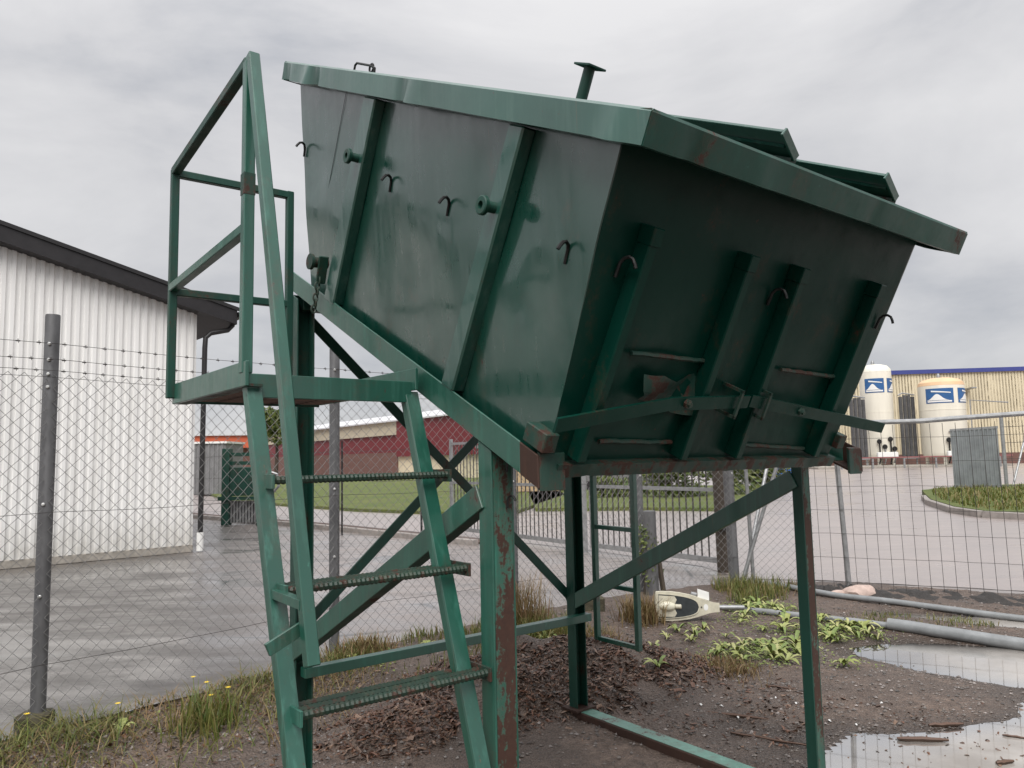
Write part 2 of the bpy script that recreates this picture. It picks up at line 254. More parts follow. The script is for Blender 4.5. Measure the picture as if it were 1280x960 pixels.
# ------------------------------------------------------------------ mesh helpers
class MB:
    """collects shapes; build() links them as one mesh object"""
    def __init__(s): s.v = []; s.f = []
    def add(s, vs, fs):
        k = len(s.v); s.v += [V(p) for p in vs]; s.f += [tuple(i+k for i in f) for f in fs]; return s
    def hexa(s, p):   # 8 points: bottom ring 0-3, top ring 4-7
        return s.add(p, [(3, 2, 1, 0), (4, 5, 6, 7), (0, 1, 5, 4), (1, 2, 6, 5), (2, 3, 7, 6), (3, 0, 4, 7)])
    def box(s, o, x, y, z):   # corner + three edge vectors
        o, x, y, z = V(o), V(x), V(y), V(z); return s.hexa([o, o+x, o+x+y, o+y, o+z, o+x+z, o+x+y+z, o+y+z])
    def beam(s, p, q, w, h, side, off=(0, 0)):
        """bar from p to q; w across the horizontal-ish vector side, h across the other"""
        p, q = V(p), V(q); d = (q-p).normalized(); sd_ = V(side); sd_ = (sd_-d*sd_.dot(d)).normalized(); up = sd_.cross(d)
        p = p+sd_*off[0]+up*off[1]; q = q+sd_*off[0]+up*off[1]
        return s.box(p-sd_*w/2-up*h/2, q-p, sd_*w, up*h)
    def prism(s, prof, p, q, x, y):
        """extrude a 2D outline from p to q; x, y are its axes"""
        p, q, x, y = V(p), V(q), V(x), V(y); n_ = len(prof)
        vs = [p+x*a_+y*b_ for a_, b_ in prof]+[q+x*a_+y*b_ for a_, b_ in prof]
        return s.add(vs, [tuple(range(n_))[::-1], tuple(range(n_, 2*n_))]+[(i, (i+1) % n_, n_+(i+1) % n_, n_+i) for i in range(n_)])
    def tube(s, pts, r, sides=8, cap=True):
        pts = [V(p) for p in pts]; k = len(s.v); n_ = len(pts); prev = None
        for i, p in enumerate(pts):
            d = (pts[min(i+1, n_-1)]-pts[max(i-1, 0)]).normalized()
            if prev is None: u = d.orthogonal().normalized()
            else: u = (prev-d*prev.dot(d)).normalized()
            prev = u; w = d.cross(u); rr = r[i] if isinstance(r, (list, tuple)) else r
            s.v += [p+(u*cos(2*pi*j/sides)+w*sin(2*pi*j/sides))*rr for j in range(sides)]
        for i in range(n_-1):
            for j in range(sides):
                a_, b_ = k+i*sides+j, k+i*sides+(j+1) % sides
                s.f.append((a_, b_, b_+sides, a_+sides))
        if cap:
            s.f.append(tuple(k+j for j in range(sides))[::-1]); s.f.append(tuple(k+(n_-1)*sides+j for j in range(sides)))
        return s
    def lathe(s, prof, o, ax=(0, 0, 1), sides=20):
        o, ax = V(o), V(ax).normalized(); u = ax.orthogonal().normalized(); w = ax.cross(u); k = len(s.v)
        for r, t in prof: s.v += [o+ax*t+(u*cos(2*pi*j/sides)+w*sin(2*pi*j/sides))*r for j in range(sides)]
        for i in range(len(prof)-1):
            for j in range(sides):
                a_, b_ = k+i*sides+j, k+i*sides+(j+1) % sides; s.f.append((a_, b_, b_+sides, a_+sides))
        s.f.append(tuple(k+j for j in range(sides))[::-1]); s.f.append(tuple(k+(len(prof)-1)*sides+j for j in range(sides)))
        return s
    def build(s, name, mat, parent=None, smooth=False, bevel=0, origin=None):
        o0 = ORG[parent.name] if parent is not None else (V(origin) if origin is not None else V((0, 0, 0)))
        me = bpy.data.meshes.new(name); me.from_pydata([tuple(p-o0) for p in s.v], [], s.f)
        if bevel:
            bm = bmesh.new(); bm.from_mesh(me); bmesh.ops.recalc_face_normals(bm, faces=bm.faces)
            bmesh.ops.bevel(bm, geom=bm.edges[:], offset=bevel, segments=1, affect='EDGES', clamp_overlap=True); bm.to_mesh(me); bm.free()
        elif len(s.f) < 60000:
            bm = bmesh.new(); bm.from_mesh(me); bmesh.ops.recalc_face_normals(bm, faces=bm.faces); bm.to_mesh(me); bm.free()
        me.materials.append(mat if not isinstance(mat, str) else M[mat])
        if smooth:
            for p in me.polygons: p.use_smooth = True
            me.set_sharp_from_angle(angle=radians(35))
        me.update(); ob = bpy.data.objects.new(name, me); COL.objects.link(ob)
        if parent is not None: ob.parent = parent
        else: ob.location = o0
        ORG[ob.name] = o0
        return ob
ORG = {}
def thing(name, loc, label, cat, group=None):
    o = bpy.data.objects.new(name, None); COL.objects.link(o); o.location = V(loc); o.empty_display_size = 0.2
    ORG[o.name] = V(loc); return tag(o, label, cat, group)
def tag(o, label, cat, group=None):
    o['label'] = label; o['category'] = cat
    if group: o['group'] = group
    return o
def struct(o): o['kind'] = 'structure'; return o
def stuff(o): o['kind'] = 'stuff'; return o
def shared(src, delta, parent):
    """a copy of a part that shares its mesh, shifted by delta"""
    c_ = src.copy(); COL.objects.link(c_); c_.parent = parent; c_.location = src.location+V(delta); ORG[c_.name] = ORG[parent.name]; return c_

Z = V((0, 0, 1))
# ------------------------------------------------------------------ site frame: the stand's own axes
an, th = radians(38.11), radians(26.18)
ax = V((cos(an), sin(an), 0)); bx = V((sin(an), -cos(an), 0))
A0 = V((-1.026, 3.73, 0)); WF, LF = 1.77, 1.568; D0 = A0+bx*LF
def fr(x, y, z): return D0+ax*x+bx*y+Z*z
sv = bx*cos(th)-Z*sin(th); nv = bx*sin(th)+Z*cos(th); O = V((.705, 2.791, 1.516))
def bn(S, a_, n_): return O+sv*S+ax*a_+nv*n_

# ------------------------------------------------------------------ ground
FENCE = [V((-6.2, 0.75, 0)), V((-4.55, 2.75, 0)), V((-2.884, 4.745, 0)), V((-1.494, 6.401, 0)), V((-0.02, 7.48, 0)), V((1.40, 8.66, 0)), V((2.50, 8.92, 0)), V((3.65, 8.60, 0)), V((5.35, 7.55, 0)), V((7.6, 6.1, 0)), V((30, -8, 0))]
EDGE = [V((-40, -40, 0)), V((-6.5, 0.1, 0))] + [V(p) for p in ((-4.75, 2.3, 0), (-2.93, 4.45, 0), (-1.80, 5.62, 0), (-0.36, 7.12, 0), (1.40, 8.55, 0), (2.50, 9.0, 0), (3.65, 8.9, 0), (5.35, 7.95, 0), (7.6, 6.5, 0), (30, -7.5, 0))]
def edge_dist(x, y):
    """signed distance to the yard edge: positive on the soil side"""
    best = 1e9; sg = 1
    for i in range(len(EDGE)-1):
        p, q_ = EDGE[i], EDGE[i+1]; dx, dy = q_.x-p.x, q_.y-p.y; L2 = dx*dx+dy*dy
        t = max(0, min(1, ((x-p.x)*dx+(y-p.y)*dy)/L2)); ex, ey = x-p.x-t*dx, y-p.y-t*dy; d = ex*ex+ey*ey
        if d < best: best = d; sg = 1 if dx*ey-dy*ex < 0 else -1
    return sg*sqrt(best)
def ell(x, y, cx, cy, rx, ry, rot):
    c_, s_ = cos(rot), sin(rot); u, w = (x-cx)*c_+(y-cy)*s_, -(x-cx)*s_+(y-cy)*c_
    return 1-sqrt((u/rx)**2+(w/ry)**2)
WATER_Z = -0.045
def wet(x, y):
    return max(ell(x, y, 3.62, 3.80, 1.85, 1.10, 0.45), ell(x, y, 4.15, 5.42, 1.80, 0.70, -0.5), ell(x, y, 4.6, 6.9, 1.3, 0.26, -0.55), ell(x, y, 4.9, 4.3, 1.9, 1.7, 0), ell(x, y, 3.75, 4.75, .85, .5, .3), ell(x, y, 3.6, 7.35, 0.55, 0.10, -0.35))
def soil_z(x, y):
    d = edge_dist(x, y)
    n1 = noise.noise(V((x*0.9, y*0.9, 3.1))); n2 = noise.noise(V((x*3.1, y*3.1, 7.7))); n3 = noise.noise(V((x*9.5, y*9.5, 1.3))); n4 = noise.noise(V((x*24, y*24, 5.3)))
    z = 0.0+0.020*n1+0.016*n2+0.010*n3+0.006*n4
    z -= 0.05/(1+exp((y-4.9+0.3*(x-1))*5))*0.9                     # the ground drops a little towards the viewer
    w = wet(x, y)
    z -= 0.075/(1+exp(-(w+0.20*n2+0.13*n3+0.07*n4+0.05*n1-0.02)*6.5))
    z += 0.03/(1+exp((d-0.45)*8))                                  # weedy lip along the edge
    if d < -0.06: z -= (-0.06-d)*0.55
    # heap of bark waste
    hx = ell(x, y, 0.28, 5.48, 1.12, 0.62, 0.28)
    if hx > -0.3: z += 0.19*max(0, min(1, (hx+0.18)*1.25))**1.2*(1+0.35*n2+0.2*n3)
    hx = ell(x, y, -0.45, 4.75, 0.62, 0.34, 0.5)
    if hx > -0.2: z += 0.12*max(0, min(1, (hx+0.2)*1.1))*(1+0.4*n2)
    return z
def axis(parts):
    o_ = []
    for a_, b_, st in parts:
        n_ = max(1, round((b_-a_)/st)); o_ += [a_+(b_-a_)*i/n_ for i in range(n_)]
    return o_+[parts[-1][1]]
gx = axis([(-40, -6, 2), (-6, -3.6, .25), (-3.6, 5.6, .04), (5.6, 9, .25), (9, 40, 3)]); gy = axis([(-40, -2, 3), (-2, 2.2, .3), (2.2, 9.6, .04)])
zz = {}; vs = []; idx = {}; fs = []
for j, y in enumerate(gy):
    for i, x in enumerate(gx):
        if edge_dist(x, y) > -0.5: idx[(i, j)] = len(vs); vs.append((x, y, soil_z(x, y)))
for j in range(len(gy)-1):
    for i in range(len(gx)-1):
        k = [(i, j), (i+1, j), (i+1, j+1), (i, j+1)]
        if all(t in idx for t in k): fs.append(tuple(idx[t] for t in k))
b_ = MB(); b_.v = [V(p) for p in vs]; b_.f = fs
struct(b_.build('ground', 'soil', smooth=True))
def on_soil(x, y): return V((x, y, soil_z(x, y)))
# asphalt yard beyond the fence, to the horizon
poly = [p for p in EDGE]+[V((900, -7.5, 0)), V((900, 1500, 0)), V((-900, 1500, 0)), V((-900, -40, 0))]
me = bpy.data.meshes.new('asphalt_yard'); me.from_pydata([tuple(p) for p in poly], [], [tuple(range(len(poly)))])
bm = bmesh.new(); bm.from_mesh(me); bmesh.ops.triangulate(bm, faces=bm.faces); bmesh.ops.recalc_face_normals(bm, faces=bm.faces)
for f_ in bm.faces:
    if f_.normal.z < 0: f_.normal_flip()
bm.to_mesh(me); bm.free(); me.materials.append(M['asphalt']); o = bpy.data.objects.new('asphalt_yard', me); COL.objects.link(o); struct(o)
def sheet(name, pts, z, mat, thick=None):
    b_ = MB()
    if thick: b_.prism([(p[0], p[1]) for p in pts], (0, 0, z-thick), (0, 0, z), (1, 0, 0), (0, 1, 0))
    else: b_.add([(p[0], p[1], z) for p in pts], [tuple(range(len(pts)))])
    return struct(b_.build(name, mat))
sheet('road', [(-12, 26.6), (-9.2, 23.6), (-4.4, 19.1), (-0.6, 14.9), (1.3, 12.6), (2.55, 10.6), (2.75, 9.55), (3.65, 9.25), (5.35, 8.35), (7.6, 7.0), (30, -6.5), (880, -6.5), (880, 1400), (-880, 1400), (-880, 26.6)], 0.004, 'road')
# dark earth bank under the mesh fence
b_ = MB(); n_ = 150; m_ = 9; BK = [V((2.75, 9.0, 0)), V((3.65, 8.68, 0)), V((5.35, 7.72, 0)), V((7.6, 6.3, 0))]
for i in range(n_+1):
    t = i/n_*3; k = min(2, int(t)); c_ = BK[k].lerp(BK[k+1], t-k); d = (BK[k+1]-BK[k]).normalized(); sd_ = V((d.y, -d.x, 0))
    for j in range(m_):
        w = (j/(m_-1)-.5)*.62+.09*noise.noise(V((i*.12, 2.2, j*.1))); h = .085*max(0, 1-(2*(j/(m_-1))-1)**2)*(.75+.6*noise.noise(V((i*.22, j*.5, 4.4)))+.5*noise.noise(V((i*.7, j*1.3, 1.4))))-.03
        b_.v.append(c_+sd_*(w+.12)+Z*h)
b_.f = [(i*m_+j, i*m_+j+1, i*m_+m_+j+1, i*m_+m_+j) for i in range(n_) for j in range(m_-1)]
struct(b_.build('earth_bank', 'dark_soil', smooth=True))
# puddle: a water surface that knows its depth, so that shallows stay clear
px_ = axis([(1.3, 5.6, .05), (5.6, 8.6, .3)]); py_ = axis([(2.4, 7.9, .05)]); vs = []; idx = {}; dep_ = []; fs = []
for j, y in enumerate(py_):
    for i, x in enumerate(px_):
        d = WATER_Z-soil_z(x, y)
        if d > -.012 and edge_dist(x, y) > .3 and wet(x, y) > -.45: idx[(i, j)] = len(vs); vs.append(V((x, y, WATER_Z))); dep_.append(d)
for j in range(len(py_)-1):
    for i in range(len(px_)-1):
        k = [(i, j), (i+1, j), (i+1, j+1), (i, j+1)]
        if all(t in idx for t in k): fs.append(tuple(idx[t] for t in k))
b_ = MB(); b_.v = vs; b_.f = fs; o = struct(b_.build('puddle', 'water'))
at_ = o.data.attributes.new('depth', 'FLOAT', 'POINT'); at_.data.foreach_set('value', dep_)
# far grass verges, kerb strips
sheet('grass_verge', [(-11.5, 31), (-4.9, 23.6), (-0.2, 20.0), (2.0, 30), (1, 62), (-28, 64)], 0.10, 'turf', 0.15)
sheet('grass_verge', [(0.6, 22.0), (3.2, 21.6), (5.5, 20.6), (7.6, 23.5), (11, 34), (4, 40), (0.6, 36)], 0.10, 'turf', 0.15)
sheet('soil_strip', [(-12, 25.4), (-9.4, 22.6), (-4.7, 18.2), (-0.7, 13.9), (-0.5, 14.4), (-4.5, 18.9), (-9.3, 23.4), (-12, 26.2)], 0.03, 'soil_strip', 0.05)
kb = [(-12, 25.3), (-9.4, 22.45), (-4.7, 18.05), (-0.7, 13.75)]
for i in range(3):
    p, q_ = V((*kb[i], 0)), V((*kb[i+1], 0)); d = (q_-p).normalized(); nd = V((-d.y, d.x, 0))
    struct(MB().beam(p+Z*.04, q_+Z*.04, .14, .12, nd).build('kerb', 'kerb', bevel=.01))

# ------------------------------------------------------------------ white building at left
K = V((-5.68, 13.64, 0)); e_ = V((-.76, -.65, 0)).normalized(); nn = V((e_.y, -e_.x, 0))
if nn.y > 0: nn = -nn
wb = thing('white_building', K, 'white ribbed steel building with black roof edge and downpipe behind the mesh fence', 'building')
GW = 13.0; RZ0, SL = 4.226, 0.255
def roof_z(t): return RZ0+SL*t if t < GW/2 else RZ0+SL*(GW-t)
b_ = MB(); pit, dep = .13, .038; k = 0; prof = []
t = 0.0
while t < GW-1e-6:
    for dt, oo in ((0, 0), (.048, 0), (.064, dep), (.114, dep)):
        if t+dt <= GW: prof.append((t+dt, oo))
    t += pit
top, bot = [], []
for t, oo in prof:
    p = K+e_*t+nn*oo; bot.append(p+Z*.13); top.append(p+Z*(roof_z(t)+.05))
n_ = len(prof); b_.add(bot+top, [(i, i+1, n_+i+1, n_+i) for i in range(n_-1)])
b_.build('wall', 'white_wall', wb)
MB().box(K-nn*.04, e_*GW, -nn*9, Z*4.1).build('side_wall', 'white_wall', wb)
MB().box(K+nn*.03-e_*.0, e_*GW, -nn*.2, Z*.13).build('plinth', 'concrete', wb, bevel=.008)
def verge(t, off, dz): return K+e_*t+nn*off+Z*(RZ0+SL*t+dz)
rf = None
for sgn, nm in ((0, 'roof'),):
    b_ = MB(); L2 = GW/2
    # near slope then far slope, as slabs
    for t0, t1 in ((-.62, L2), (L2, GW+.6)):
        def rz(t): return RZ0+SL*(t if t <= L2 else GW-t)
        P_ = [K+e_*t0+nn*.30+Z*rz(t0), K+e_*t1+nn*.30+Z*rz(t1), K+e_*t1-nn*9.3+Z*rz(t1), K+e_*t0-nn*9.3+Z*rz(t0)]
        b_.hexa(P_+[p+Z*.285 for p in P_])
    rf = b_.build('roof', 'roof', wb)
b_ = MB()
for t0, t1 in ((-.70, GW/2), (GW/2, GW+.7)):
    P_ = [K+e_*t+nn*o_+Z*(RZ0+SL*(t if t <= GW/2 else GW-t)+.255) for t, o_ in ((t0, .325), (t1, .325), (t1, .30), (t0, .30))]
    b_.hexa(P_+[p+Z*.065 for p in P_])
b_.build('verge_trim', 'black', rf)
b_ = MB(); gz = RZ0-.70*SL+.12
b_.prism([(-.09, 0), (-.05, -.08), (.05, -.08), (.09, 0), (.07, 0), (.04, -.06), (-.04, -.06), (-.07, 0)], K-e_*.70+nn*.36+Z*(gz+.12), K-e_*.70-nn*9+Z*(gz+.12), e_, Z)
b_.build('gutter', 'black', rf)
# downpipe
pp = [K-e_*.60+nn*.12+Z*(gz+.02), K-e_*.60+nn*.12+Z*(gz-.10), K-e_*.52+nn*.12+Z*(gz-.19), K-e_*.22+nn*.10+Z*(gz-.27), K-e_*.13+nn*.09+Z*(gz-.36), K-e_*.12+nn*.09+Z*(gz-.55), K-e_*.10+nn*.09+Z*.34]
MB().tube(pp, .045, 10).build('downpipe', 'black', wb, True)
MB().tube([K-e_*.10+nn*.09+Z*.34, K-e_*.10+nn*.09+Z*.02], .06, 10).build('downpipe_shoe', 'white', wb, True)

# ------------------------------------------------------------------ far left: sheds, press, wire fence
def far_box(name, p0, p1, depth, z0, z1, mat, par, away=None):
    p0, p1 = V((*p0, 0)), V((*p1, 0)); d = (p1-p0); nd = V((-d.y, d.x, 0)).normalized()
    if nd.y < 0: nd = -nd
    return MB().box(p0+Z*z0, d, nd*depth, Z*(z1-z0)).build(name, mat, par)
rb = thing('red_warehouse', (-15, 76, 0), 'long dark red warehouse with pale roof and beige fascia beyond the grass', 'building')
pR, pM, pL = (-3.2, 60), (-10.6, 70), (-34, 102)
def lerp2(a_, b_, t): return (a_[0]+(b_[0]-a_[0])*t, a_[1]+(b_[1]-a_[1])*t)
far_box('wall', pL, pM, 20, 0, 3.9, 'red', rb); far_box('brick_base', lerp2(pL, pM, 0), pM, .15, 0, 2.3, 'brown_brick', rb).location = V((.0, -.25, 0))
o = far_box('fascia', pL, pM, 20, 3.9, 5.1, 'beige', rb); o.location = V((0, -.35, 0))
far_box('wall', pM, pR, 20, 1.9, 5.1, 'red', rb).location = V((0, -.5, 0)); far_box('wall', pM, pR, 19, 0, 1.9, 'cream_wall', rb)
b_ = MB(); p0, p1 = V((*pL, 5.1)), V((*pR, 5.1)); d = p1-p0; nd = V((-d.y, d.x, 0)).normalized(); nd = nd if nd.y > 0 else -nd
b_.hexa([p0-nd*.6, p1-nd*.6, p1+nd*20, p0+nd*20, p0-nd*.6+Z*.12, p1-nd*.6+Z*.12, p1+nd*10+Z*1.9, p0+nd*10+Z*1.9]); b_.build('roof', 'pale_roof', rb)
ob = thing('orange_shed', (-24, 66, 0), 'low shed with orange fascia and dark open front behind the green press', 'building')
far_box('wall', (-30, 64), (-22.2, 66), 12, 0, 3.0, 'brown_brick', ob); far_box('fascia', (-30, 63.4), (-22.0, 65.4), 12.5, 2.9, 3.95, 'orange', ob); far_box('roof', (-30.2, 63.2), (-21.9, 65.2), 13, 3.95, 4.1, 'pale_roof', ob)
gb = thing('grey_container', (-14, 38, 0), 'grey corrugated container standing beside the white building corner', 'container')
b_ = MB(); prof = []
for i in range(14): prof += [(i*.11, 0.0 if i % 2 else .05), (i*.11+.06, 0.0 if i % 2 else .05)]
p0 = V((-15.6, 37.5, 0)); n_ = len(prof); dx_ = V((1, .05, 0)); b_.add([p0+dx_*t+V((0, -o_, .1)) for t, o_ in prof]+[p0+dx_*t+V((0, -o_, 2.55)) for t, o_ in prof], [(i, i+1, n_+i+1, n_+i) for i in range(n_-1)]); b_.build('side_panel', 'grey_wall', gb)
MB().box(p0+V((0, .02, .05)), dx_*1.50, V((0, 2.4, 0)), Z*2.5).build('body', 'grey_wall', gb)
MB().box(p0+V((-.05, -.1, 2.55)), dx_*1.62, V((0, 2.6, 0)), V((0, 0, .10))).build('top_rail', 'white', gb)
pr = thing('waste_press', (-6.8, 19.5, 0), 'green steel waste press with two columns and ribbed grey lower panel', 'machine')
for x in (-7.38, -6.50): MB().box((x, 19.4, 0), (.19, 0, 0), (0, .25, 0), (0, 0, 1.92)).build('column', 'green_dark', pr, bevel=.01)
MB().box((-7.19, 19.45, .72), (.69, 0, 0), (0, .6, 0), (0, 0, .72)).build('body', 'green_dark', pr, bevel=.01)
for z in (1.5, 1.72): MB().box((-7.19, 19.48, z), (.69, 0, 0), (0, .1, 0), (0, 0, .09)).build('crossbar', 'green_dark', pr)
MB().box((-7.45, 19.35, .62), (1.2, 0, 0), (0, .1, 0), (0, 0, .09)).build('crossbar', 'green_dark', pr)
b_ = MB()
for i in range(9): b_.box((-7.18+i*.075, 19.5, .05), (.05, 0, 0), (0, .06, 0), (0, 0, .55))
stuff(b_.build('ribbed_panel', 'galv', pr))
MB().box((-7.18, 19.56, .05), (.68, 0, 0), (0, .04, 0), (0, 0, .55)).build('back_panel', 'grey_wall', pr)
MB().tube([(-6.45, 19.4, 1.15), (-6.2, 19.3, 1.35), (-5.95, 19.3, 1.25), (-5.9, 19.3, .95), (-6.1, 19.35, .75)], .035, 8).build('hose', 'galv', pr, True)
wf = thing('wire_fence', (-5.5, 17, 0), 'low dark wire fence on thin black posts along the soil strip', 'fence')
wp = [V((-9.9, 23.0, 0)), V((-7.85, 20.75, 0)), V((-6.35, 19.05, 0)), V((-3.62, 16.2, 0)), V((-1.75, 14.5, 0))]
for p in wp: MB().tube([p, p+Z*1.95], .022, 6).build('post', 'black', wf)
b_ = MB()
for z in (.55, 1.15, 1.75):
    for i in range(len(wp)-1): b_.tube([wp[i]+Z*z, (wp[i]+wp[i+1])/2+Z*(z-.03), wp[i+1]+Z*z], .006, 4)
stuff(b_.build('wire', 'wire_dark', wf))
# tree tops over the shed
def shrub(name, c, rx, ry, rz, n_, size, label, cat, trunk=None, seed=1, group=None, mat='foliage'):
    rnd = random.Random(seed); t_ = thing(name, (c[0], c[1], 0), label, cat, group); b_ = MB(); C_ = V(c)
    lobes = [(V((rnd.uniform(-.6, .6)*rx, rnd.uniform(-.6, .6)*ry, rnd.uniform(-.5, .6)*rz)), rnd.uniform(.35, .6)) for _ in range(9)]
    for _ in range(n_):
        lo, k = rnd.choice(lobes); d = V((rnd.gauss(0, 1), rnd.gauss(0, 1), rnd.gauss(0, 1))).normalized()*rnd.uniform(.55, 1.05)
        p = C_+lo+V((d.x*rx*k, d.y*ry*k, d.z*rz*k))
        if p.z < .05: continue
        u = V((rnd.gauss(0, 1), rnd.gauss(0, 1), rnd.gauss(0, 1))).normalized(); w = u.orthogonal().normalized(); s_ = size*rnd.uniform(.6, 1.4)
        b_.add([p-u*s_, p+w*s_*.45, p+u*s_, p-w*s_*.45], [(0, 1, 2, 3)])
    stuff(b_.build('crown', mat, t_))
    if trunk:
        MB().tube([(c[0], c[1], 0), (c[0]+.1, c[1], trunk*.5), (c[0], c[1], trunk)], [.25, .18, .1], 8).build('trunk', 'bark', t_)
    else:
        for k in range(3): MB().tube([(c[0]+(k-1)*.1, c[1], 0), (c[0]+(k-1)*.25*rx, c[1], c[2])], .03, 5).build('stem', 'bark', t_)
    return t_
shrub('tree', (-26.0, 84, 5.6), 2.6, 2.0, 2.0, 1600, .28, 'leafy treetop showing above the orange shed roof', 'tree', 5.5, 3)

# ------------------------------------------------------------------ far middle: gate background
ts = thing('timber_shed', (1.2, 32.5, 0), 'tan timber shed wall of upright boards behind the gate', 'shed')
b_ = MB().box((-1.45, 32.6, 0), (3.4, 0, 0), (0, 2.5, 0), (0, 0, 2.0)).build('core', 'wood_dark', ts)
src = None
for i in range(19):
    if src is None: src = MB().box((-1.45, 32.5, .12), (.15, 0, 0), (0, .07, 0), (0, 0, 1.85)).build('board', 'timber', ts, bevel=.008)
    else: shared(src, (.178*i, 0, 0), ts)
MB().box((-1.6, 32.3, 1.98), (3.7, 0, 0), (0, 3, 0), (0, 0, .12)).build('roof', 'grey_wall', ts)
gs = thing('grey_shed', (4.5, 36, 0), 'grey clad shed wall seen through the gate bars', 'shed')
b_ = MB(); prof = []
for i in range(40): prof += [(i*.12, 0), (i*.12+.05, 0), (i*.12+.06, .03), (i*.12+.11, .03)]
n_ = len(prof); p0 = V((2.2, 34, 0)); b_.add([p0+V((t, -o_, .0)) for t, o_ in prof]+[p0+V((t, -o_, 2.6)) for t, o_ in prof], [(i, i+1, n_+i+1, n_+i) for i in range(n_-1)]); b_.build('wall', 'grey_wall', gs)
MB().box((2.2, 34.05, 0), (4.75, 0, 0), (0, 3, 0), (0, 0, 2.6)).build('body', 'grey_wall', gs); MB().box((2.0, 33.7, 2.6), (5.1, 0, 0), (0, 3.6, 0), (0, 0, .12)).build('roof', 'roof', gs)
for i, (x, y, rx, rz) in enumerate(((3.6, 27.5, 1.0, .45), (5.6, 26.5, 1.3, .85), (7.4, 27.5, 1.3, 1.0), (9.2, 29, 1.4, .9))):
    shrub('shrub', (x, y, rz*.8), rx, .8, rz, 1500, .10, ['low yellow green shrub on the verge behind the left gate leaf', 'bushy green shrub behind the middle of the gate', 'tallest green shrub behind the wooden gate post', 'green shrub at the right end of the verge beside the blue skip'][i], 'shrub', None, 20+i, 'shrubs on the far verge')
bs = thing('blue_container', (15.3, 44, 0), 'bright blue steel container far off under the container edge', 'container')
MB().hexa([V(p) for p in ((14.2, 44, 0), (16.4, 44, 0), (16.4, 47, 0), (14.2, 47, 0), (13.9, 43.8, 1.5), (16.7, 43.8, 1.5), (16.7, 47.2, 1.5), (13.9, 47.2, 1.5))]).build('body', 'blue_far', bs, bevel=.03)
for i in range(5): MB().box((14.25+i*.5, 43.82, .1), (.1, 0, 0), (0, .15, 0), (0, 0, 1.3)).build('rib', 'blue_far', bs)
MB().box((13.85, 43.7, 1.5), (2.9, 0, 0), (0, 3.6, 0), (0, 0, .1)).build('rim', 'blue_far', bs)

# gate with upright bars
gt = thing('bar_gate', (1.3, 12.2, 0), 'long grey two leaf gate of thin upright bars behind the fence', 'gate')
ga, gm, gc = V((-1.3, 16.0, 0)), V((1.18, 12.45, 0)), V((2.72, 10.25, 0))
for p, q_ in ((ga, gm-(gm-ga).normalized()*.1), (gm+(gc-gm).normalized()*.1, gc)):
    d = (q_-p).normalized(); sd_ = V((-d.y, d.x, 0)); L_ = (q_-p).length
    for z in (.12, 1.05, 1.85): MB().beam(p+Z*z, q_+Z*z, .04, .05 if z != .12 else .07, sd_).build('rail', 'galv', gt)
    for r_ in (0, L_): MB().beam(p+d*r_+Z*.08, p+d*r_+Z*1.95, .06, .06, sd_).build('stile', 'galv', gt)
    n_ = int(L_/.125); src = None
    for i in range(1, n_):
        if src is None: src = MB().tube([p+d*.125+Z*.14, p+d*.125+Z*1.84], .011, 6).build('bar', 'wire_dark', gt)
        else: shared(src, d*.125*(i-1), gt)
for p, mt in ((gm, 'galv'), ):
    MB().beam(p-V((.07, 0, 0)), p-V((.07, 0, 0))+Z*2.1, .10, .10, (1, 0, 0)).build('post', mt, gt); MB().beam(p+V((.09, -.12, 0)), p+V((.09, -.12, 0))+Z*2.1, .10, .10, (1, 0, 0)).build('post', mt, gt)
    MB().box(p+V((-.02, -.2, 1.0)), (.09, 0, 0), (0, .05, 0), (0, 0, .14)).build('lock', 'black', gt)
wpz = thing('gate_post', (2.78, 10.1, 0), 'dark brown wooden post holding the right end of the gate', 'post')
MB().tube([(2.72, 10.1, -.1), (2.70, 10.1, 2.2)], .105, 10).build('shaft', 'wood_dark', wpz, True)
MB().box((2.62, 9.96, .55), (.12, 0, 0), (0, .05, 0), (0, 0, .10)).build('hinge', 'black', wpz)

# ------------------------------------------------------------------ chain link fence
cf = thing('chain_link_fence', FENCE[2], 'chain link fence with grey tube posts and barbed wire strands across the yard', 'fence')
H_MESH, H_POST = 2.10, 2.48
posts = FENCE[1:7]
def mk_post(p, hgt, r, mat, bolts=True, block=True):
    o_ = MB().lathe([(r, -.1), (r, hgt-.012), (r*.96, hgt), (r*.3, hgt+.002)], p, (0, 0, 1), 16).build('post', mat, cf, True)
    if bolts:
        w = (-p).normalized(); w.z = 0
        for z in (2.29, 2.19, 2.10, 2.02, 1.30, .75):
            MB().lathe([(.0105, 0), (.0105, .010), (.006, .014)], p+V((0, 0, z))+V((.25, -1, 0)).normalized()*(r-.002), V((.25, -1, 0)), 8).build('bolt', 'bolt', o_, True)
    return o_
for i, p in enumerate(posts):
    mk_post(p, H_POST, .043, 'post')
    if i in (0, 1): MB().box(p+V((-.085, -.10, -.12)), (.17, .03, 0), (-.02, .15, 0), (0, 0, .19)).build('footing', 'mossy', cf, bevel=.015)
cell = .087
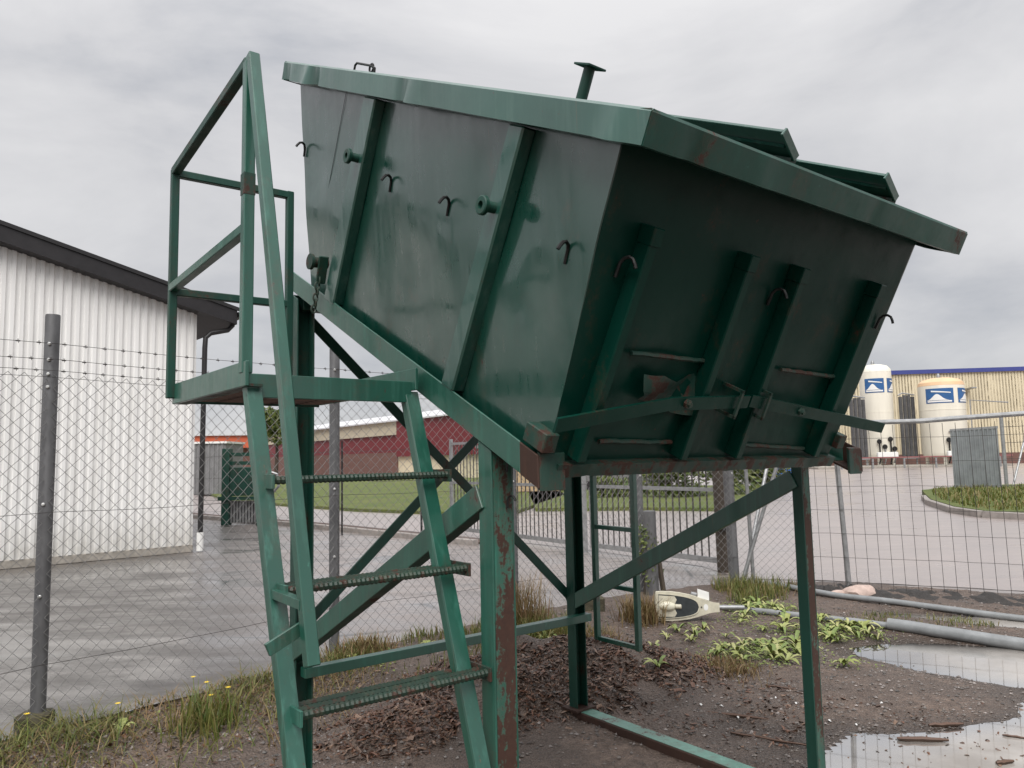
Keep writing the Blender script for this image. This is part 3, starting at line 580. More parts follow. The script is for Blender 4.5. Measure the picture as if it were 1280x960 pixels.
def chain_panel(p, q_, zlo=.05, zhi=H_MESH, r=.0023):
    """woven wires: upright zigzags that hook into their neighbours"""
    b_ = MB(); d = q_-p; L_ = d.length; d.normalize(); sd_ = V((-d.y, d.x, 0)); p = p-sd_*.049; n_ = int(L_/(cell/2)); rows = int((zhi-zlo)/(cell/2))
    rnd = random.Random(int(p.x*1000))
    for i in range(n_):
        x0 = i*cell/2
        pts = []
        for k in range(rows+1):
            xx = x0+(cell/2 if (k+i) % 2 else 0)
            if xx > L_: xx = L_
            wob = .006*noise.noise(V((xx*2+p.x, k*.15, p.y)))+.02*noise.noise(V((xx*.8+p.x, k*.05, 9)))
            pts.append(p+d*xx+Z*(zhi-k*cell/2)+sd_*(wob+(.0025 if (k % 2) else -.0025)))
        k0 = len(b_.v)
        for t in pts:
            for (a1, c1) in ((r, 0), (-r*.6, r), (-r*.6, -r)): b_.v.append(t+d*a1+sd_*c1)
        for k in range(len(pts)-1):
            for j in range(3):
                a_, c_ = k0+k*3+j, k0+k*3+(j+1) % 3; b_.f.append((a_, c_, c_+3, a_+3))
    return b_
for i in range(len(posts)-1):
    stuff(chain_panel(posts[i], posts[i+1]).build('chain_link_mesh', 'wire', cf))
stuff(chain_panel(posts[-1], V((3.35, 8.72, 0))).build('chain_link_mesh', 'wire', cf))
stuff(chain_panel(FENCE[0], FENCE[1]).build('chain_link_mesh', 'wire', cf))
def strand(pts, z, barbs, r=.0022, sag=.012, mat='wire_dark'):
    b_ = MB(); rnd = random.Random(int(z*100))
    for i in range(len(pts)-1):
        p, q_ = pts[i], pts[i+1]; L_ = (q_-p).length; line = []
        for k in range(13):
            t = k/12; line.append(p.lerp(q_, t)+Z*(z-sag*4*t*(1-t)+.006*noise.noise(V((t*5, z*9, i)))) + V((.043, -.05, 0)))
        b_.tube(line, r, 4)
        if barbs:
            x = .06
            while x < L_:
                t = x/L_; c_ = p.lerp(q_, t)+Z*(z-sag*4*t*(1-t))+V((.043, -.05, 0)); d = (q_-p).normalized()
                b_.tube([c_-d*.012, c_+d*.012], .0042, 5)
                for s_ in (1, -1): b_.tube([c_-Z*.013*s_+V((.003*s_, 0, 0)), c_+Z*.013*s_+d*.004], .0014, 3)
                x += .115+rnd.uniform(-.012, .012)
    return stuff(b_.build('barbed_wire' if barbs else 'line_wire', mat, cf))
FP = FENCE[0:7]
for z in (2.29, 2.19, 2.10+.02): strand(FP, z, True)
for z in (2.03+.07-.02, 1.25, .35): strand(FP, z, False, .002)
# diagonal stays at the corner
for p, q_ in (((2.62, 9.0, 0), (3.3, 9.6, 1.9)), ((2.56, 8.86, .05), (3.05, 8.78, 1.5)), ((2.70, 8.86, 0), (2.66, 8.86, 1.9))):
    MB().tube([p, q_], .022, 8).build('stay', 'galv', cf, True)
MB().tube([(2.50, 8.92, -.1), (2.47, 8.92, 2.2)], .06, 10).build('corner_post', 'post', cf, True)
# broken post stub and little concrete block below the hanging frame
st = MB().tube([(1.47, 8.42, -.05), (1.465, 8.42, .92), (1.465, 8.42, .925)], [.075, .072, .05], 10).build('post_stub', 'post', None, True, origin=(1.47, 8.42, 0)); tag(st, 'short cut off grey post stub standing beside the fence post', 'post')
cb = MB().box((.60, 7.55, -.05), (.26, .03, 0), (-.02, .2, 0), (0, 0, .21)).build('concrete_block', 'mossy', None, bevel=.015, origin=(.7, 7.6, 0)); tag(cb, 'small mossy concrete block below the hanging green ladder frame', 'block')

# ------------------------------------------------------------------ welded mesh fence at right
rfn = thing('welded_mesh_fence', (3.65, 8.6, 0), 'temporary welded wire mesh fence panels with tube frame along the wet road', 'fence')
rp_ = [V((3.30, 8.72, 0)), V((3.66, 8.58, 0)), V((5.30, 7.70, 0)), V((7.4, 6.4, 0))]
ztop = [1.80, 1.80, 1.83, 2.02]
MB().tube([V((3.52, 8.62, 1.84)), V((4.35, 8.2, 1.83)), V((4.75, 7.99, 1.85)), V((5.3, 7.7, 1.875)), V((7.4, 6.4, 1.98))], .027, 10).build('top_tube', 'galv', rfn, True)
MB().tube([V((3.66, 8.58, .05)), V((3.60, 8.6, 1.82))], .028, 10).build('post', 'galv', rfn, True)
MB().tube([V((7.35, 6.42, .0)), V((7.35, 6.42, 1.95))], .028, 10).build('post', 'galv', rfn, True)
b_ = MB()
for p, q_ in ((rp_[0], rp_[2]), (rp_[2], rp_[3])):
    d = q_-p; L_ = d.length; d.normalize(); n_ = int(L_/.118)
    for i in range(n_+1):
        c_ = p+d*i*.118; lean = V((-.03, 0, 0)); pts = [c_+Z*(.04+(1.76*k/6))+lean*(k/6)+V((-d.y, d.x, 0))*.02*noise.noise(V((i*.3, k*.6, 2))) for k in range(7)]; b_.tube(pts, .0026, 4)
    for z in (.10, .36, .62, .88, 1.14, 1.40, 1.66):
        pts = [p+d*L_*k/10+Z*(z+.012*noise.noise(V((k*.7, z*7, 4)))) for k in range(11)]; b_.tube(pts, .0028, 4)
stuff(b_.build('wire_mesh', 'wire_dark', rfn))
b_ = MB(); rnd = random.Random(5)
bm = bmesh.new(); bmesh.ops.create_icosphere(bm, subdivisions=3, radius=1)
for v_ in bm.verts:
    k = 1+.18*noise.noise(v_.co*1.7); v_.co = V((v_.co.x*.19*k, v_.co.y*.12*k, max(-.3, v_.co.z)*.085*k))
for cx_, s_, nm_, lb in ((3.68, 1.0, 'boulder', 'smooth pink granite boulder at the foot of the mesh fence post'), (3.44, .42, 'boulder', 'small pale stone left of the pink boulder')):
    b_ = MB(); b_.add([v_.co*s_+V((cx_, 8.36, .015)) for v_ in bm.verts], [tuple(v_.index for v_ in f_.verts) for f_ in bm.faces]); tag(b_.build(nm_, 'stone', None, True, origin=(cx_, 8.36, 0)), lb, 'stone')
bm.free()

# ------------------------------------------------------------------ island, sheet metal gate
pts = [(12.6, 23.6), (11.6, 21.5), (10.6, 18.6), (10.45, 17.2), (11.0, 16.2), (12.5, 15.4), (30, 13), (32, 24), (24, 30), (17, 29), (14, 26.5)]
sheet('traffic_island', pts, .16, 'turf', .2)
for i in range(6):
    p, q_ = V((*pts[i], .06)), V((*pts[i+1], .06)); d = (q_-p).normalized()
    n_ = max(1, int((q_-p).length/.9))
    for k in range(min(n_, 6)):
        a_ = p.lerp(q_, k/n_); c_ = p.lerp(q_, (k+1)/n_); struct(MB().beam(a_+d*.01, c_-d*.01, .14, .18, V((-d.y, d.x, 0)), (-.08, 0)).build('kerb', 'kerb', bevel=.012))
sg_ = thing('sheet_metal_gate', (16.4, 26.5, .16), 'upright grey galvanised sheet panel with post on the grass island', 'gate')
b_ = MB(); prof = []
p0, p1 = V((15.75, 27.6, .16)), V((16.85, 26.6, .16)); d = (p1-p0).normalized(); sd_ = V((d.y, -d.x, 0))
for i in range(11): prof += [(i*.135, 0), (i*.135+.06, 0), (i*.135+.075, .03), (i*.135+.12, .03)]
n_ = len(prof); b_.add([p0+d*t+sd_*o_ for t, o_ in prof]+[p0+d*t+sd_*o_+Z*(2.02+.03*t) for t, o_ in prof], [(i, i+1, n_+i+1, n_+i) for i in range(n_-1)]); b_.build('sheet', 'sheet', sg_)
MB().beam(p0+Z*2.05, p1+Z*2.1, .06, .08, sd_).build('top_rail', 'galv', sg_); MB().beam(p0+Z*.05, p1+Z*.05, .06, .08, sd_).build('bottom_rail', 'galv', sg_)
MB().tube([p1+d*.12, p1+d*.12+Z*2.55], .06, 10).build('post', 'galv', sg_, True)
MB().tube([p1+d*.2+V((.1, 0, 0)), p1+V((1.15, .3, 1.85))], .035, 8).build('stay', 'galv', sg_, True)
b_ = MB()
for z in (1.0, 1.55, 2.1): b_.tube([p1+d*.12+Z*z, V((22, 25.5, z+.3))], .012, 4)
stuff(b_.build('wire', 'wire_dark', sg_))

# ------------------------------------------------------------------ tanks and cream hall
hl = thing('cream_hall', (48, 78, 0), 'long cream corrugated hall with dark blue roof edge behind the gas tanks', 'building')
p0, p1 = V((33.0, 80.5, 0)), V((84, 75, 0)); d = (p1-p0).normalized(); sd_ = V((d.y, -d.x, 0)); L_ = (p1-p0).length
b_ = MB(); prof = []; t = 0
while t < L_: prof += [(t, 0), (t+.13, 0), (t+.16, .032), (t+.27, .032)]; t += .30
n_ = len(prof); b_.add([p0+d*t+sd_*o_+Z*1.1 for t, o_ in prof]+[p0+d*t+sd_*o_+Z*9.5 for t, o_ in prof], [(i, i+1, n_+i+1, n_+i) for i in range(n_-1)]); b_.build('wall', 'cream_wall', hl)
MB().box(p0+Z*0, d*L_, -sd_*25, Z*9.4).build('core', 'cream_wall', hl); MB().box(p0+sd_*.12, d*L_, -sd_*.5, Z*1.1).build('plinth', 'brown_brick', hl)
MB().box(p0+sd_*.25+Z*9.45, d*L_, -sd_*25.5, Z*.42).build('roof_edge', 'blue', hl)
MB().beam(p0+d*14.2+sd_*.1+Z*7.7, p0+d*14.2+sd_*1.6+Z*7.75, .5, .12, d).build('wall_lamp', 'galv', hl)
def gas_tank(x, y, r, hgt, top, label, dome, pz):
    t_ = thing('gas_tank', (x, y, 0), label, 'tank', 'gas tanks by the cream hall')
    sh = MB().lathe([(r*.55, .75), (r*.93, .95), (r, 1.3), (r, hgt-.75)], (x, y, 0), (0, 0, 1), 40).build('shell', 'tank', t_, True)
    MB().lathe([(r*1.005, hgt-.75), (r*.97, hgt-.45), (r*.78, hgt-.15), (r*.45, hgt), (r*.1, hgt+.03)], (x, y, 0), (0, 0, 1), 40).build('dome', dome, t_, True)
    MB().lathe([(r*1.012, 5.15), (r*1.012, 5.21)], (x, y, 0), (0, 0, 1), 40).build('seam_band', 'tank', t_, True)
    MB().lathe([(.16, hgt), (.16, hgt+.25), (.06, hgt+.45)], (x-.15, y, 0), (0, 0, 1), 10).build('vent', 'galv', t_, True)
    for k in range(4):
        a_ = pi/4+k*pi/2+.25; c_ = V((x+cos(a_)*r*.78, y+sin(a_)*r*.78, 0)); MB().tube([c_, c_+Z*1.4], .16, 8).build('leg', 'tank', t_)
    # sign: curved blue panel with a pale swoosh
    vd = math.atan2(-y, -x)
    for da, wd in ((-.08, .80), (1.36, .80)):
        b_ = MB(); k0 = 12; w = 1.22
        for i in range(k0+1):
            a_ = vd+da-w/2+w*i/k0
            for z in (pz, pz+1.35): b_.v.append(V((x+cos(a_)*(r+.02), y+sin(a_)*(r+.02), z)))
        b_.f = [(2*i, 2*i+2, 2*i+3, 2*i+1) for i in range(k0)]; sp = b_.build('sign_panel', 'logo_blue', t_, True)
        def arc(fz0, fz1, u0, u1):
            b2 = MB(); n2 = 16
            for i in range(n2+1):
                u = u0+(u1-u0)*i/n2; a_ = vd+da-w/2+w*(1-u)
                for f_ in (fz0(u), max(fz1(u), fz0(u)+.004)): b2.v.append(V((x+cos(a_)*(r+.045), y+sin(a_)*(r+.045), pz+1.35*f_)))
            b2.f = [(2*i, 2*i+2, 2*i+3, 2*i+1) for i in range(n2)]; b2.build('emblem', 'white', sp, True)
        arc(lambda u: .07, lambda u: .17, .08, .93)
        arc(lambda u: .20+.0*u, lambda u: .20+.42*exp(-((u-.58)/.20)**2)*(1 if u < .62 else 1), .18, .95)
        arc(lambda u: .66+.16*(u-.1), lambda u: .72+.22*(u-.1), .10, .78)
    # pipework near the foot
    for k, (dx, z0, z1) in enumerate(((-.7, .3, 2.4), (-.2, .3, 1.9), (.35, .3, 2.6), (.7, .4, 1.7))):
        yy = y-r*.9
        MB().tube([(x+dx, yy, z0), (x+dx, yy-.25, z0+.4), (x+dx, yy-.25, z1), (x+dx+.2, yy+.15, z1+.1)], .07, 6).build('pipe', 'galv' if k % 2 else 'dark_steel', t_, True)
        MB().lathe([(.2, 0), (.24, .1), (.2, .2)], (x+dx, yy-.32, z1), (0, 1, 0), 10).build('valve', 'dark_steel', t_, True)
    MB().box((x-1.0, y-r-.3, .9), (1.9, 0, 0), (0, .3, 0), (0, 0, .5)).build('valve_box', 'white', t_, bevel=.03)
    return t_
gas_tank(34.85, 73, 1.42, 9.75, 0, 'taller cream gas tank at the left beside the container edge', 'tank', 7.0)
t2_ = gas_tank(39.95, 71, 1.93, 8.15, 0, 'wider cream gas tank with orange dome in front of the cream hall', 'tank_orange', 5.75)
MB().tube([(41.5, 69.2, 1.2), (41.5, 69.2, 5.95), (45.2, 69.6, 5.7)], .06, 6).build('pipe', 'galv', t2_, True)
for z in (2.2, 3.1, 4.4): MB().box((39.3, 68.95, z), (1.1, 0, 0), (0, .15, 0), (0, 0, .10)).build('bracket', 'galv', t2_)
def vaporizer(x, y, w, z1, label):
    t_ = thing('vaporizer', (x, y, 0), label, 'vaporizer', 'finned vaporizers beside the gas tanks')
    n_ = 4
    for i in range(n_):
        c_ = V((x+(i-(n_-1)/2)*w/n_, y, 0)); b_ = MB()
        for k in range(8):
            a_ = pi*k/8; dv = V((cos(a_), sin(a_), 0)); b_.box(c_-dv*.165+V((0, 0, .9)), dv*.33, V((-dv.y, dv.x, 0))*.03, Z*(z1-.9-(.15 if i in (0, 3) else 0)))
        stuff(b_.build('finned_tube', 'vapor', t_))
    MB().box((x-w/2, y-.3, .75), (w, 0, 0), (0, .6, 0), (0, 0, .12)).build('frame', 'galv', t_)
    for s_ in (-1, 1): MB().tube([(x+s_*w*.4, y, 0), (x+s_*w*.4, y, .8)], .08, 6).build('leg', 'galv', t_)
    MB().tube([(x-w/2, y, z1), (x-w/4, y, z1+.2), (x+w/2, y, z1)], .07, 6).build('manifold', 'galv', t_, True)
vaporizer(32.3, 71.5, 1.5, 6.5, 'dark finned vaporizer tower left of the taller tank'); vaporizer(37.45, 72.5, 1.55, 6.75, 'dark finned vaporizer tower between the two tanks')
br = thing('red_barrier', (38, 66.5, 0), 'low red guard rail in front of the gas tanks', 'barrier')
MB().beam((28, 66.8, .95), (42.5, 65.4, .95), .08, .11, (0, 1, 0)).build('rail', 'red_rail', br)
for i in range(6): MB().beam((28.5+i*2.6, 66.8-i*.25, 0), (28.5+i*2.6, 66.8-i*.25, .95), .12, .12, (1, 0, 0)).build('post', 'galv', br)
pd = MB().box((27, 68.2, 0), (16.5, -1.2, 0), (0, 7, 0), (0, 0, .18)).build('tank_pad', 'concrete'); struct(pd)

# ------------------------------------------------------------------ steel stand
sdx = thing('support_stand', fr(WF/2, -LF/2, 0), 'green steel stand with four legs and sloping rails under the tilted container', 'stand')
def leg(x, y, z0, z1, opens, mat, web_mat, slope=0.0, w=.090, dpt=.070):
    """channel section leg: two flanges and a web; opens = +1 towards the front, -1 towards the back"""
    t = .008; b_ = MB()
    for s_ in (-1, 1):
        xo = x+s_*(w/2)-(t if s_ > 0 else 0); y0, y1 = y-dpt/2, y+dpt/2
        zt = lambda yy: z1-slope*(yy-y)
        b_.hexa([fr(xo, y0, z0), fr(xo+t, y0, z0), fr(xo+t, y1, z0), fr(xo, y1, z0), fr(xo, y0, zt(y0)), fr(xo+t, y0, zt(y0)), fr(xo+t, y1, zt(y1)), fr(xo, y1, zt(y1))])
    o_ = b_.build('leg', mat, sdx, bevel=.002)
    yw = y-opens*dpt/2; ya, yb = sorted((yw, yw+opens*t))
    MB().hexa([fr(x-w/2+t, ya, z0), fr(x+w/2-t, ya, z0), fr(x+w/2-t, yb, z0), fr(x-w/2+t, yb, z0), fr(x-w/2+t, ya, z1-slope*(ya-y)), fr(x+w/2-t, ya, z1-slope*(ya-y)), fr(x+w/2-t, yb, z1-slope*(yb-y)), fr(x-w/2+t, yb, z1-slope*(yb-y))]).build('web', web_mat, o_)
    MB().hexa([fr(x-.08, y-.07, z0-.012), fr(x+.08, y-.07, z0-.012), fr(x+.08, y+.07, z0-.012), fr(x-.08, y+.07, z0-.012), fr(x-.08, y-.07, z0), fr(x+.08, y-.07, z0), fr(x+.08, y+.07, z0), fr(x-.08, y+.07, z0)]).build('foot_plate', 'rust', o_)
    return o_
RS = .503
legA = leg(0, -LF, 0.012, 2.335, 1, 'green_dark', 'green_dark', RS); legB = leg(WF, -LF, 0.012, 2.335, 1, 'green_dark', 'green_dark', RS)
legC = leg(WF, 0, -.05, 1.565, -1, 'green_dark', 'peel_more', RS, .066, .052); legD = leg(0, 0, -.05, 1.565, -1, 'green', 'peel', RS)
legA['label'] = 'dark green back left leg behind the stair'; legD['label'] = 'front leg with paint peeling to brown rust'
def rail_z(y): return 1.668-RS*y
for x, s_ in ((0, -1), (WF, 1)):
    xo = x+s_*.052; xi = xo-s_*.008
    def plate(y0, y1, z_hi, z_lo, xa, xb):
        xa, xb = sorted((xa, xb)); return [fr(xa, y0, rail_z(y0)+z_lo), fr(xb, y0, rail_z(y0)+z_lo), fr(xb, y1, rail_z(y1)+z_lo), fr(xa, y1, rail_z(y1)+z_lo), fr(xa, y0, rail_z(y0)+z_hi), fr(xb, y0, rail_z(y0)+z_hi), fr(xb, y1, rail_z(y1)+z_hi), fr(xa, y1, rail_z(y1)+z_hi)]
    rl = MB().hexa(plate(-1.60, .19, 0, -.098, xo, xi)).build('rail', 'green', sdx, bevel=.002)
    MB().hexa(plate(-1.60, .19, -.088, -.098, xi, xi-s_*.085)).build('flange', 'green_dark', rl)
    en = MB().hexa(plate(.19, .275, -.002, -.100, xo, xi)).build('end_stop', 'rust', rl, bevel=.002)
    MB().hexa(plate(.262, .275, .004, -.108, xi, xi-s_*.10)).build('stop_plate', 'rust_green', en, bevel=.002)
    MB().hexa(plate(.19, .262, -.092, -.102, xi, xi-s_*.085)).build('stop_floor', 'rust', en)
# braces
def ch_beam(name, p, q_, w, h, side, mat, lip=True):
    o_ = MB().beam(p, q_, w, h, side).build(name, mat, sdx, bevel=.002); return o_
ch_beam('brace', fr(-.049, -1.63, .600), fr(-.049, -.022, 1.401), .010, .080, ax, 'green')
ch_beam('brace', fr(-.025, -1.60, .575), fr(-.025, -.038, 1.353), .050, .010, ax, 'green_dark')
ch_beam('brace', fr(WF-.037, -1.60, .615), fr(WF-.037, -.012, 1.401), .010, .085, ax, 'green')
ch_beam('brace', fr(WF-.014, -1.60, .582), fr(WF-.014, -.030, 1.357), .050, .010, ax, 'green_dark')
ch_beam('crossbar', fr(-.02, -1.500, .548), fr(WF+.04, -1.500, .548), .055, .045, bx, 'green')
ch_beam('cross_brace', fr(.0, -1.606, 2.28), fr(1.76, -1.606, .655), .010, .052, bx, 'green_dark')
ch_beam('cross_brace', fr(.0, -1.620, .70), fr(1.76, -1.620, 2.24), .010, .052, bx, 'green_dark')
for x in (0, WF):
    sk_ = MB().beam(fr(x, -1.72, -.046), fr(x, .16, -.062), .105, .095, ax).build('skid', 'rust', sdx, bevel=.006)
    MB().beam(fr(x, -1.70, .0022), fr(x, .14, -.0138), .092, .003, ax).build('top_face', 'peel_light', sk_)
MB().beam(fr(-.01, -1.57, 2.30), fr(WF+.01, -1.57, 2.30), .05, .06, bx).build('crossbar', 'green_dark', sdx, bevel=.002)

def hook_mesh(base, up, outw, side, r=.0055, s_=1.0):
    pts = [(-.050, .010, 0), (-.02, .012, 0), (.008, .014, 0), (.028, .024, .004), (.038, .042, .010), (.034, .060, .014), (.018, .074, .017), (.004, .082, .019)]
    return MB().tube([base+up*(a_*s_)+outw*(c_*s_)+side*(d_*s_) for a_, c_, d_ in pts], r, 6)
for z in (1.50, 1.385): hook_mesh(fr(.012, .038, z), Z, bx, ax, .004, .45).build('hook', 'dark_steel', legD, True)

# ------------------------------------------------------------------ tilted container
sk = thing('tilted_container', bn(-1.0, 0, 0), 'large dark green steel waste container tipped forward on the stand', 'container')
W0, W1, HN = .786, .839, .926
def wN(n_): return W0+(W1-W0)*n_/HN
def sF(n_): return .021-.012*n_/HN
def sB(n_): return -1.896-.52*n_
def plate_grid(fn, nu, nv_, thick, name, mat, smooth=True):
    """fn(u,v)->outer point and inward normal; closed thin sheet"""
    b_ = MB(); outer = []; inner = []
    for i in range(nu+1):
        for j in range(nv_+1):
            p, n_ = fn(i/nu, j/nv_); outer.append(p); inner.append(p+n_*thick)
    N_ = len(outer); w = nv_+1; fs = []
    for i in range(nu):
        for j in range(nv_):
            a_ = i*w+j; fs.append((a_, a_+1, a_+w+1, a_+w)); fs.append((N_+a_, N_+a_+w, N_+a_+w+1, N_+a_+1))
    ring = [j for j in range(w)]+[i*w+nv_ for i in range(1, nu+1)]+[nu*w+j for j in range(nv_-1, -1, -1)]+[i*w for i in range(nu-1, 0, -1)]
    for k in range(len(ring)): a_, c_ = ring[k], ring[(k+1) % len(ring)]; fs.append((a_, c_, N_+c_, N_+a_))
    b_.add(outer+inner, fs); return b_.build(name, mat, sk, smooth)
def side_fn(sg):
    def f(u, v):
        n_ = v*.988; S = sB(n_)+(sF(n_)-sB(n_))*u
        bul = sin(pi*min(1, max(0, v)))*(.010*noise.noise(V((S*1.7, v*2, sg*3)))+.0045*noise.noise(V((S*5.1, v*4, sg*5)))+.004)
        for cS, cn, r_, k in ((-.95, .35, .10, -.007), (-1.15, .62, .07, .005), (-.18, .40, .09, -.006), (-2.0, .55, .12, -.007), (-.62, .78, .08, -.005)): bul += k*exp(-((S-cS)**2+(n_-cn)**2)/r_**2)
        # panels belly out a little between the ribs
        return bn(S, sg*(wN(n_)+bul), n_), ax*(-sg)
    return f
plate_grid(side_fn(-1), 60, 24, .006, 'side_plate', 'bin'); plate_grid(side_fn(1), 30, 12, .006, 'side_plate', 'bin')
def front_fn(u, v):
    n_ = v*.988; a_ = (u*2-1)*wN(n_); dent = 0
    for ca, cn, r_, d_ in ((-.42, .27, .11, -.020), (-.30, .22, .08, .016), (.45, .25, .14, -.012), (-.35, .42, .16, -.008)): dent += d_*exp(-((a_-ca)**2+(n_-cn)**2)/r_**2)
    e_ = min(u, 1-u, v, 1-v)
    return bn(sF(n_)+(dent+.006*noise.noise(V((a_*3, n_*3, 8))))*min(1, e_*8), a_, n_), -sv
plate_grid(front_fn, 60, 36, .006, 'front_plate', 'bin_front_shaded')
plate_grid(lambda u, v: (bn(sB(v*.988), (u*2-1)*wN(v*.988), v*.988), sv), 12, 8, .006, 'back_plate', 'bin')
plate_grid(lambda u, v: (bn(sB(0)+(sF(0)-sB(0))*u, (v*2-1)*W0, 0), nv), 4, 4, .006, 'floor_plate', 'green_dark')
for s_ in (-1, 1):
    MB().box(bn(-1.86, s_*.72-.04, -.05), sv*1.86, ax*.08, nv*.048).build('runner', 'green_dark', sk, bevel=.003)
# side ribs
def side_rib(sg, s0b, s0t, w):
    p, nb, ntp = .050, .03, .918
    def P_(S, o_, n_): return bn(S, sg*(wN(n_)+o_), n_)
    q_ = [P_(s0b-w, -.002, nb), P_(s0b, -.002, nb), P_(s0b, p, nb), P_(s0b-w, p, nb), P_(s0t-w, -.002, ntp), P_(s0t, -.002, ntp), P_(s0t, p, ntp), P_(s0t-w, p, ntp)]
    return MB().hexa(q_).build('rib', 'rib', sk, bevel=.006)
for sg in (-1, 1):
    side_rib(sg, -1.520, -1.405, .11); side_rib(sg, -.470, -.372, .080)
# front ribs
for a_t, a_b, hi in ((-.679, -.715, .735), (-.219, -.243, .725), (.077, .062, .725), (.600, .580, .735)):
    p, w = .056, .036
    q_ = [bn(.019, a_b, .02), bn(.019, a_b+w, .02), bn(.019+p, a_b+w, .02), bn(.019+p, a_b, .02), bn(.009, a_t, hi), bn(.009, a_t+w, hi), bn(.009+p, a_t+w, hi-.004), bn(.009+p, a_t, hi-.004)]
    r_ = MB().hexa(q_).build('front_rib', 'bin_front_shaded', sk, bevel=.004)
    MB().hexa([bn(.010+p*.0, a_t-.004, hi-.05), bn(.010, a_t+w+.004, hi-.05), bn(.013+p, a_t+w+.004, hi-.05), bn(.013+p, a_t-.004, hi-.05), bn(.010, a_t-.004, hi+.006), bn(.010, a_t+w+.004, hi+.006), bn(.013+p, a_t+w+.004, hi+.004), bn(.013+p, a_t-.004, hi+.004)]).build('rib_cap', 'bin_front_shaded', r_, bevel=.003)
# weld rods and ragged weld lumps
for a0, a1, n0, n1 in ((-.580, -.235, .363, .360), (.215, .585, .356, .348), (-.60, -.26, .071, .066), (.15, .57, .055, .036)):
    pts = [bn(.026, a0+(a1-a0)*k/14, n0+(n1-n0)*k/14+.003*noise.noise(V((k*.9, a0*9, 0)))) for k in range(15)]
    MB().tube(pts, [.0075+.003*abs(noise.noise(V((k*1.7, a0*5, 3)))) for k in range(15)], 6).build('weld_rod', 'rust_green', sk, True)
# rolled sheet torn open behind the locking bar
b_ = MB(); rnd = random.Random(3); k0 = 8
for i in range(k0+1):
    for j in range(4):
        u = i/k0; b_.v.append(bn(.030+.018*sin(u*5+j)+.012*j*abs(noise.noise(V((u*4, j*.8, 2)))), -.50+.30*u, .30-.03*j+.030*noise.noise(V((u*3, j*.5, 6)))-.05*u*(j/3)))
b_.f = [(i*4+j, i*4+j+1, i*4+4+j+1, i*4+4+j) for i in range(k0) for j in range(3)]
b_.build('torn_sheet', 'rust_green', sk, True)
# locking bars with clips
def bar(pts, h, name):
    b_ = MB()
    for i in range(len(pts)-1):
        (a0, n0, s0), (a1, n1, s1) = pts[i], pts[i+1]
        b_.hexa([bn(s0, a0, n0-h/2), bn(s1, a1, n1-h/2), bn(s1+.010, a1, n1-h/2), bn(s0+.010, a0, n0-h/2), bn(s0, a0, n0+h/2), bn(s1, a1, n1+h/2), bn(s1+.010, a1, n1+h/2), bn(s0+.010, a0, n0+h/2)])
    return b_.build(name, 'bin_front_shaded', sk)
b1 = bar([(-.862, .150, .088), (-.40, .226, .080), (.0, .246, .078)], .044, 'locking_bar'); b2 = bar([(-.02+.03, .250, .078), (.18, .235, .080), (1.00, .160, .088)], .044, 'locking_bar')
b1['label'] = 'left flat locking bar of the container front'; b2['label'] = 'right flat locking bar jutting past the container edge'
for o_, a_, n_ in ((b1, -.33, .232), (b2, .33, .220)):
    MB().lathe([(.016, 0), (.016, .012), (.009, .014), (.009, .022)], bn(.088, a_, n_), sv, 6).build('bolt', 'rust_green', o_)
for o_, a_, n_ in ((b1, -.080, .245), (b2, .085, .243)):
    b_ = MB(); w = .012
    for dn in (-.058, .036): b_.box(bn(.015, a_, n_+dn), sv*.09, ax*w, nv*.010)
    b_.box(bn(.097, a_, n_-.058), sv*.008, ax*w, nv*.104); b_.build('clip', 'rust_green', o_)
# bottom front beam, ragged
b_ = MB(); n_ = 60; a0, a1 = -.760, .800
for i in range(n_+1):
    a_ = a0+(a1-a0)*i/n_; rg = .010*noise.noise(V((a_*9, 1, 1)))+.006*noise.noise(V((a_*31, 4, 1)))
    for S, N_ in ((-.06, -.045+rg), (.045+rg*.5, -.040+rg), (.050+rg*.6, .004+rg*.5), (-.06, .0)): b_.v.append(bn(S, a_, N_))
for i in range(n_):
    for j in range(4): b_.f.append((i*4+j, i*4+(j+1) % 4, i*4+4+(j+1) % 4, i*4+4+j))
b_.f += [(3, 2, 1, 0), tuple(n_*4+j for j in range(4))]; b_.build('bottom_beam', 'rust_green', sk)
for s_ in (-1, 1):
    a_ = s_*.786
    MB().box(bn(-.055, min(a_, a_+s_*.052), .040), sv*.10, ax*.052, nv*.060).build('corner_foot', 'rust_green', sk, bevel=.003)
# rim: folded flange on four sides
rnT, rnB = 1.012, .922
def rim_strip(name, f_out, f_in, n_, mat):
    """skirt + lip + top flange along a line; f(u)->(S,a) outer and inner"""
    b_ = MB(); m = 6
    for i in range(n_+1):
        u = i/n_; (so, ao), (si, ai), (dS, dA) = f_out(u), f_in(u), dent_fn(name, u)
        lS, lA = (si-so), (ai-ao); ln = sqrt(lS*lS+lA*lA); lS, lA = lS/ln, lA/ln
        dd = dS
        for (t, N_) in ((0, rnB+dd*.3), (0, rnT-.008), (.008, rnT), (ln, rnT-.02), (ln, rnT-.028), (.016, rnT-.010), (.008, rnT-.016), (.008, rnB+.006), (.028, rnB+.004+dd*.3), (.028, rnB-.001+dd*.3)):
            kx = dd*(rnT-N_)/.09
            b_.v.append(bn(so+lS*(t+kx), ao+lA*(t+kx), N_))
    m = 10
    for i in range(n_):
        for j in range(m): b_.f.append((i*m+j, i*m+(j+1) % m, i*m+m+(j+1) % m, i*m+m+j))
    b_.f += [tuple(range(m))[::-1], tuple(n_*m+j for j in range(m))]
    return b_.build(name, mat, sk, True)
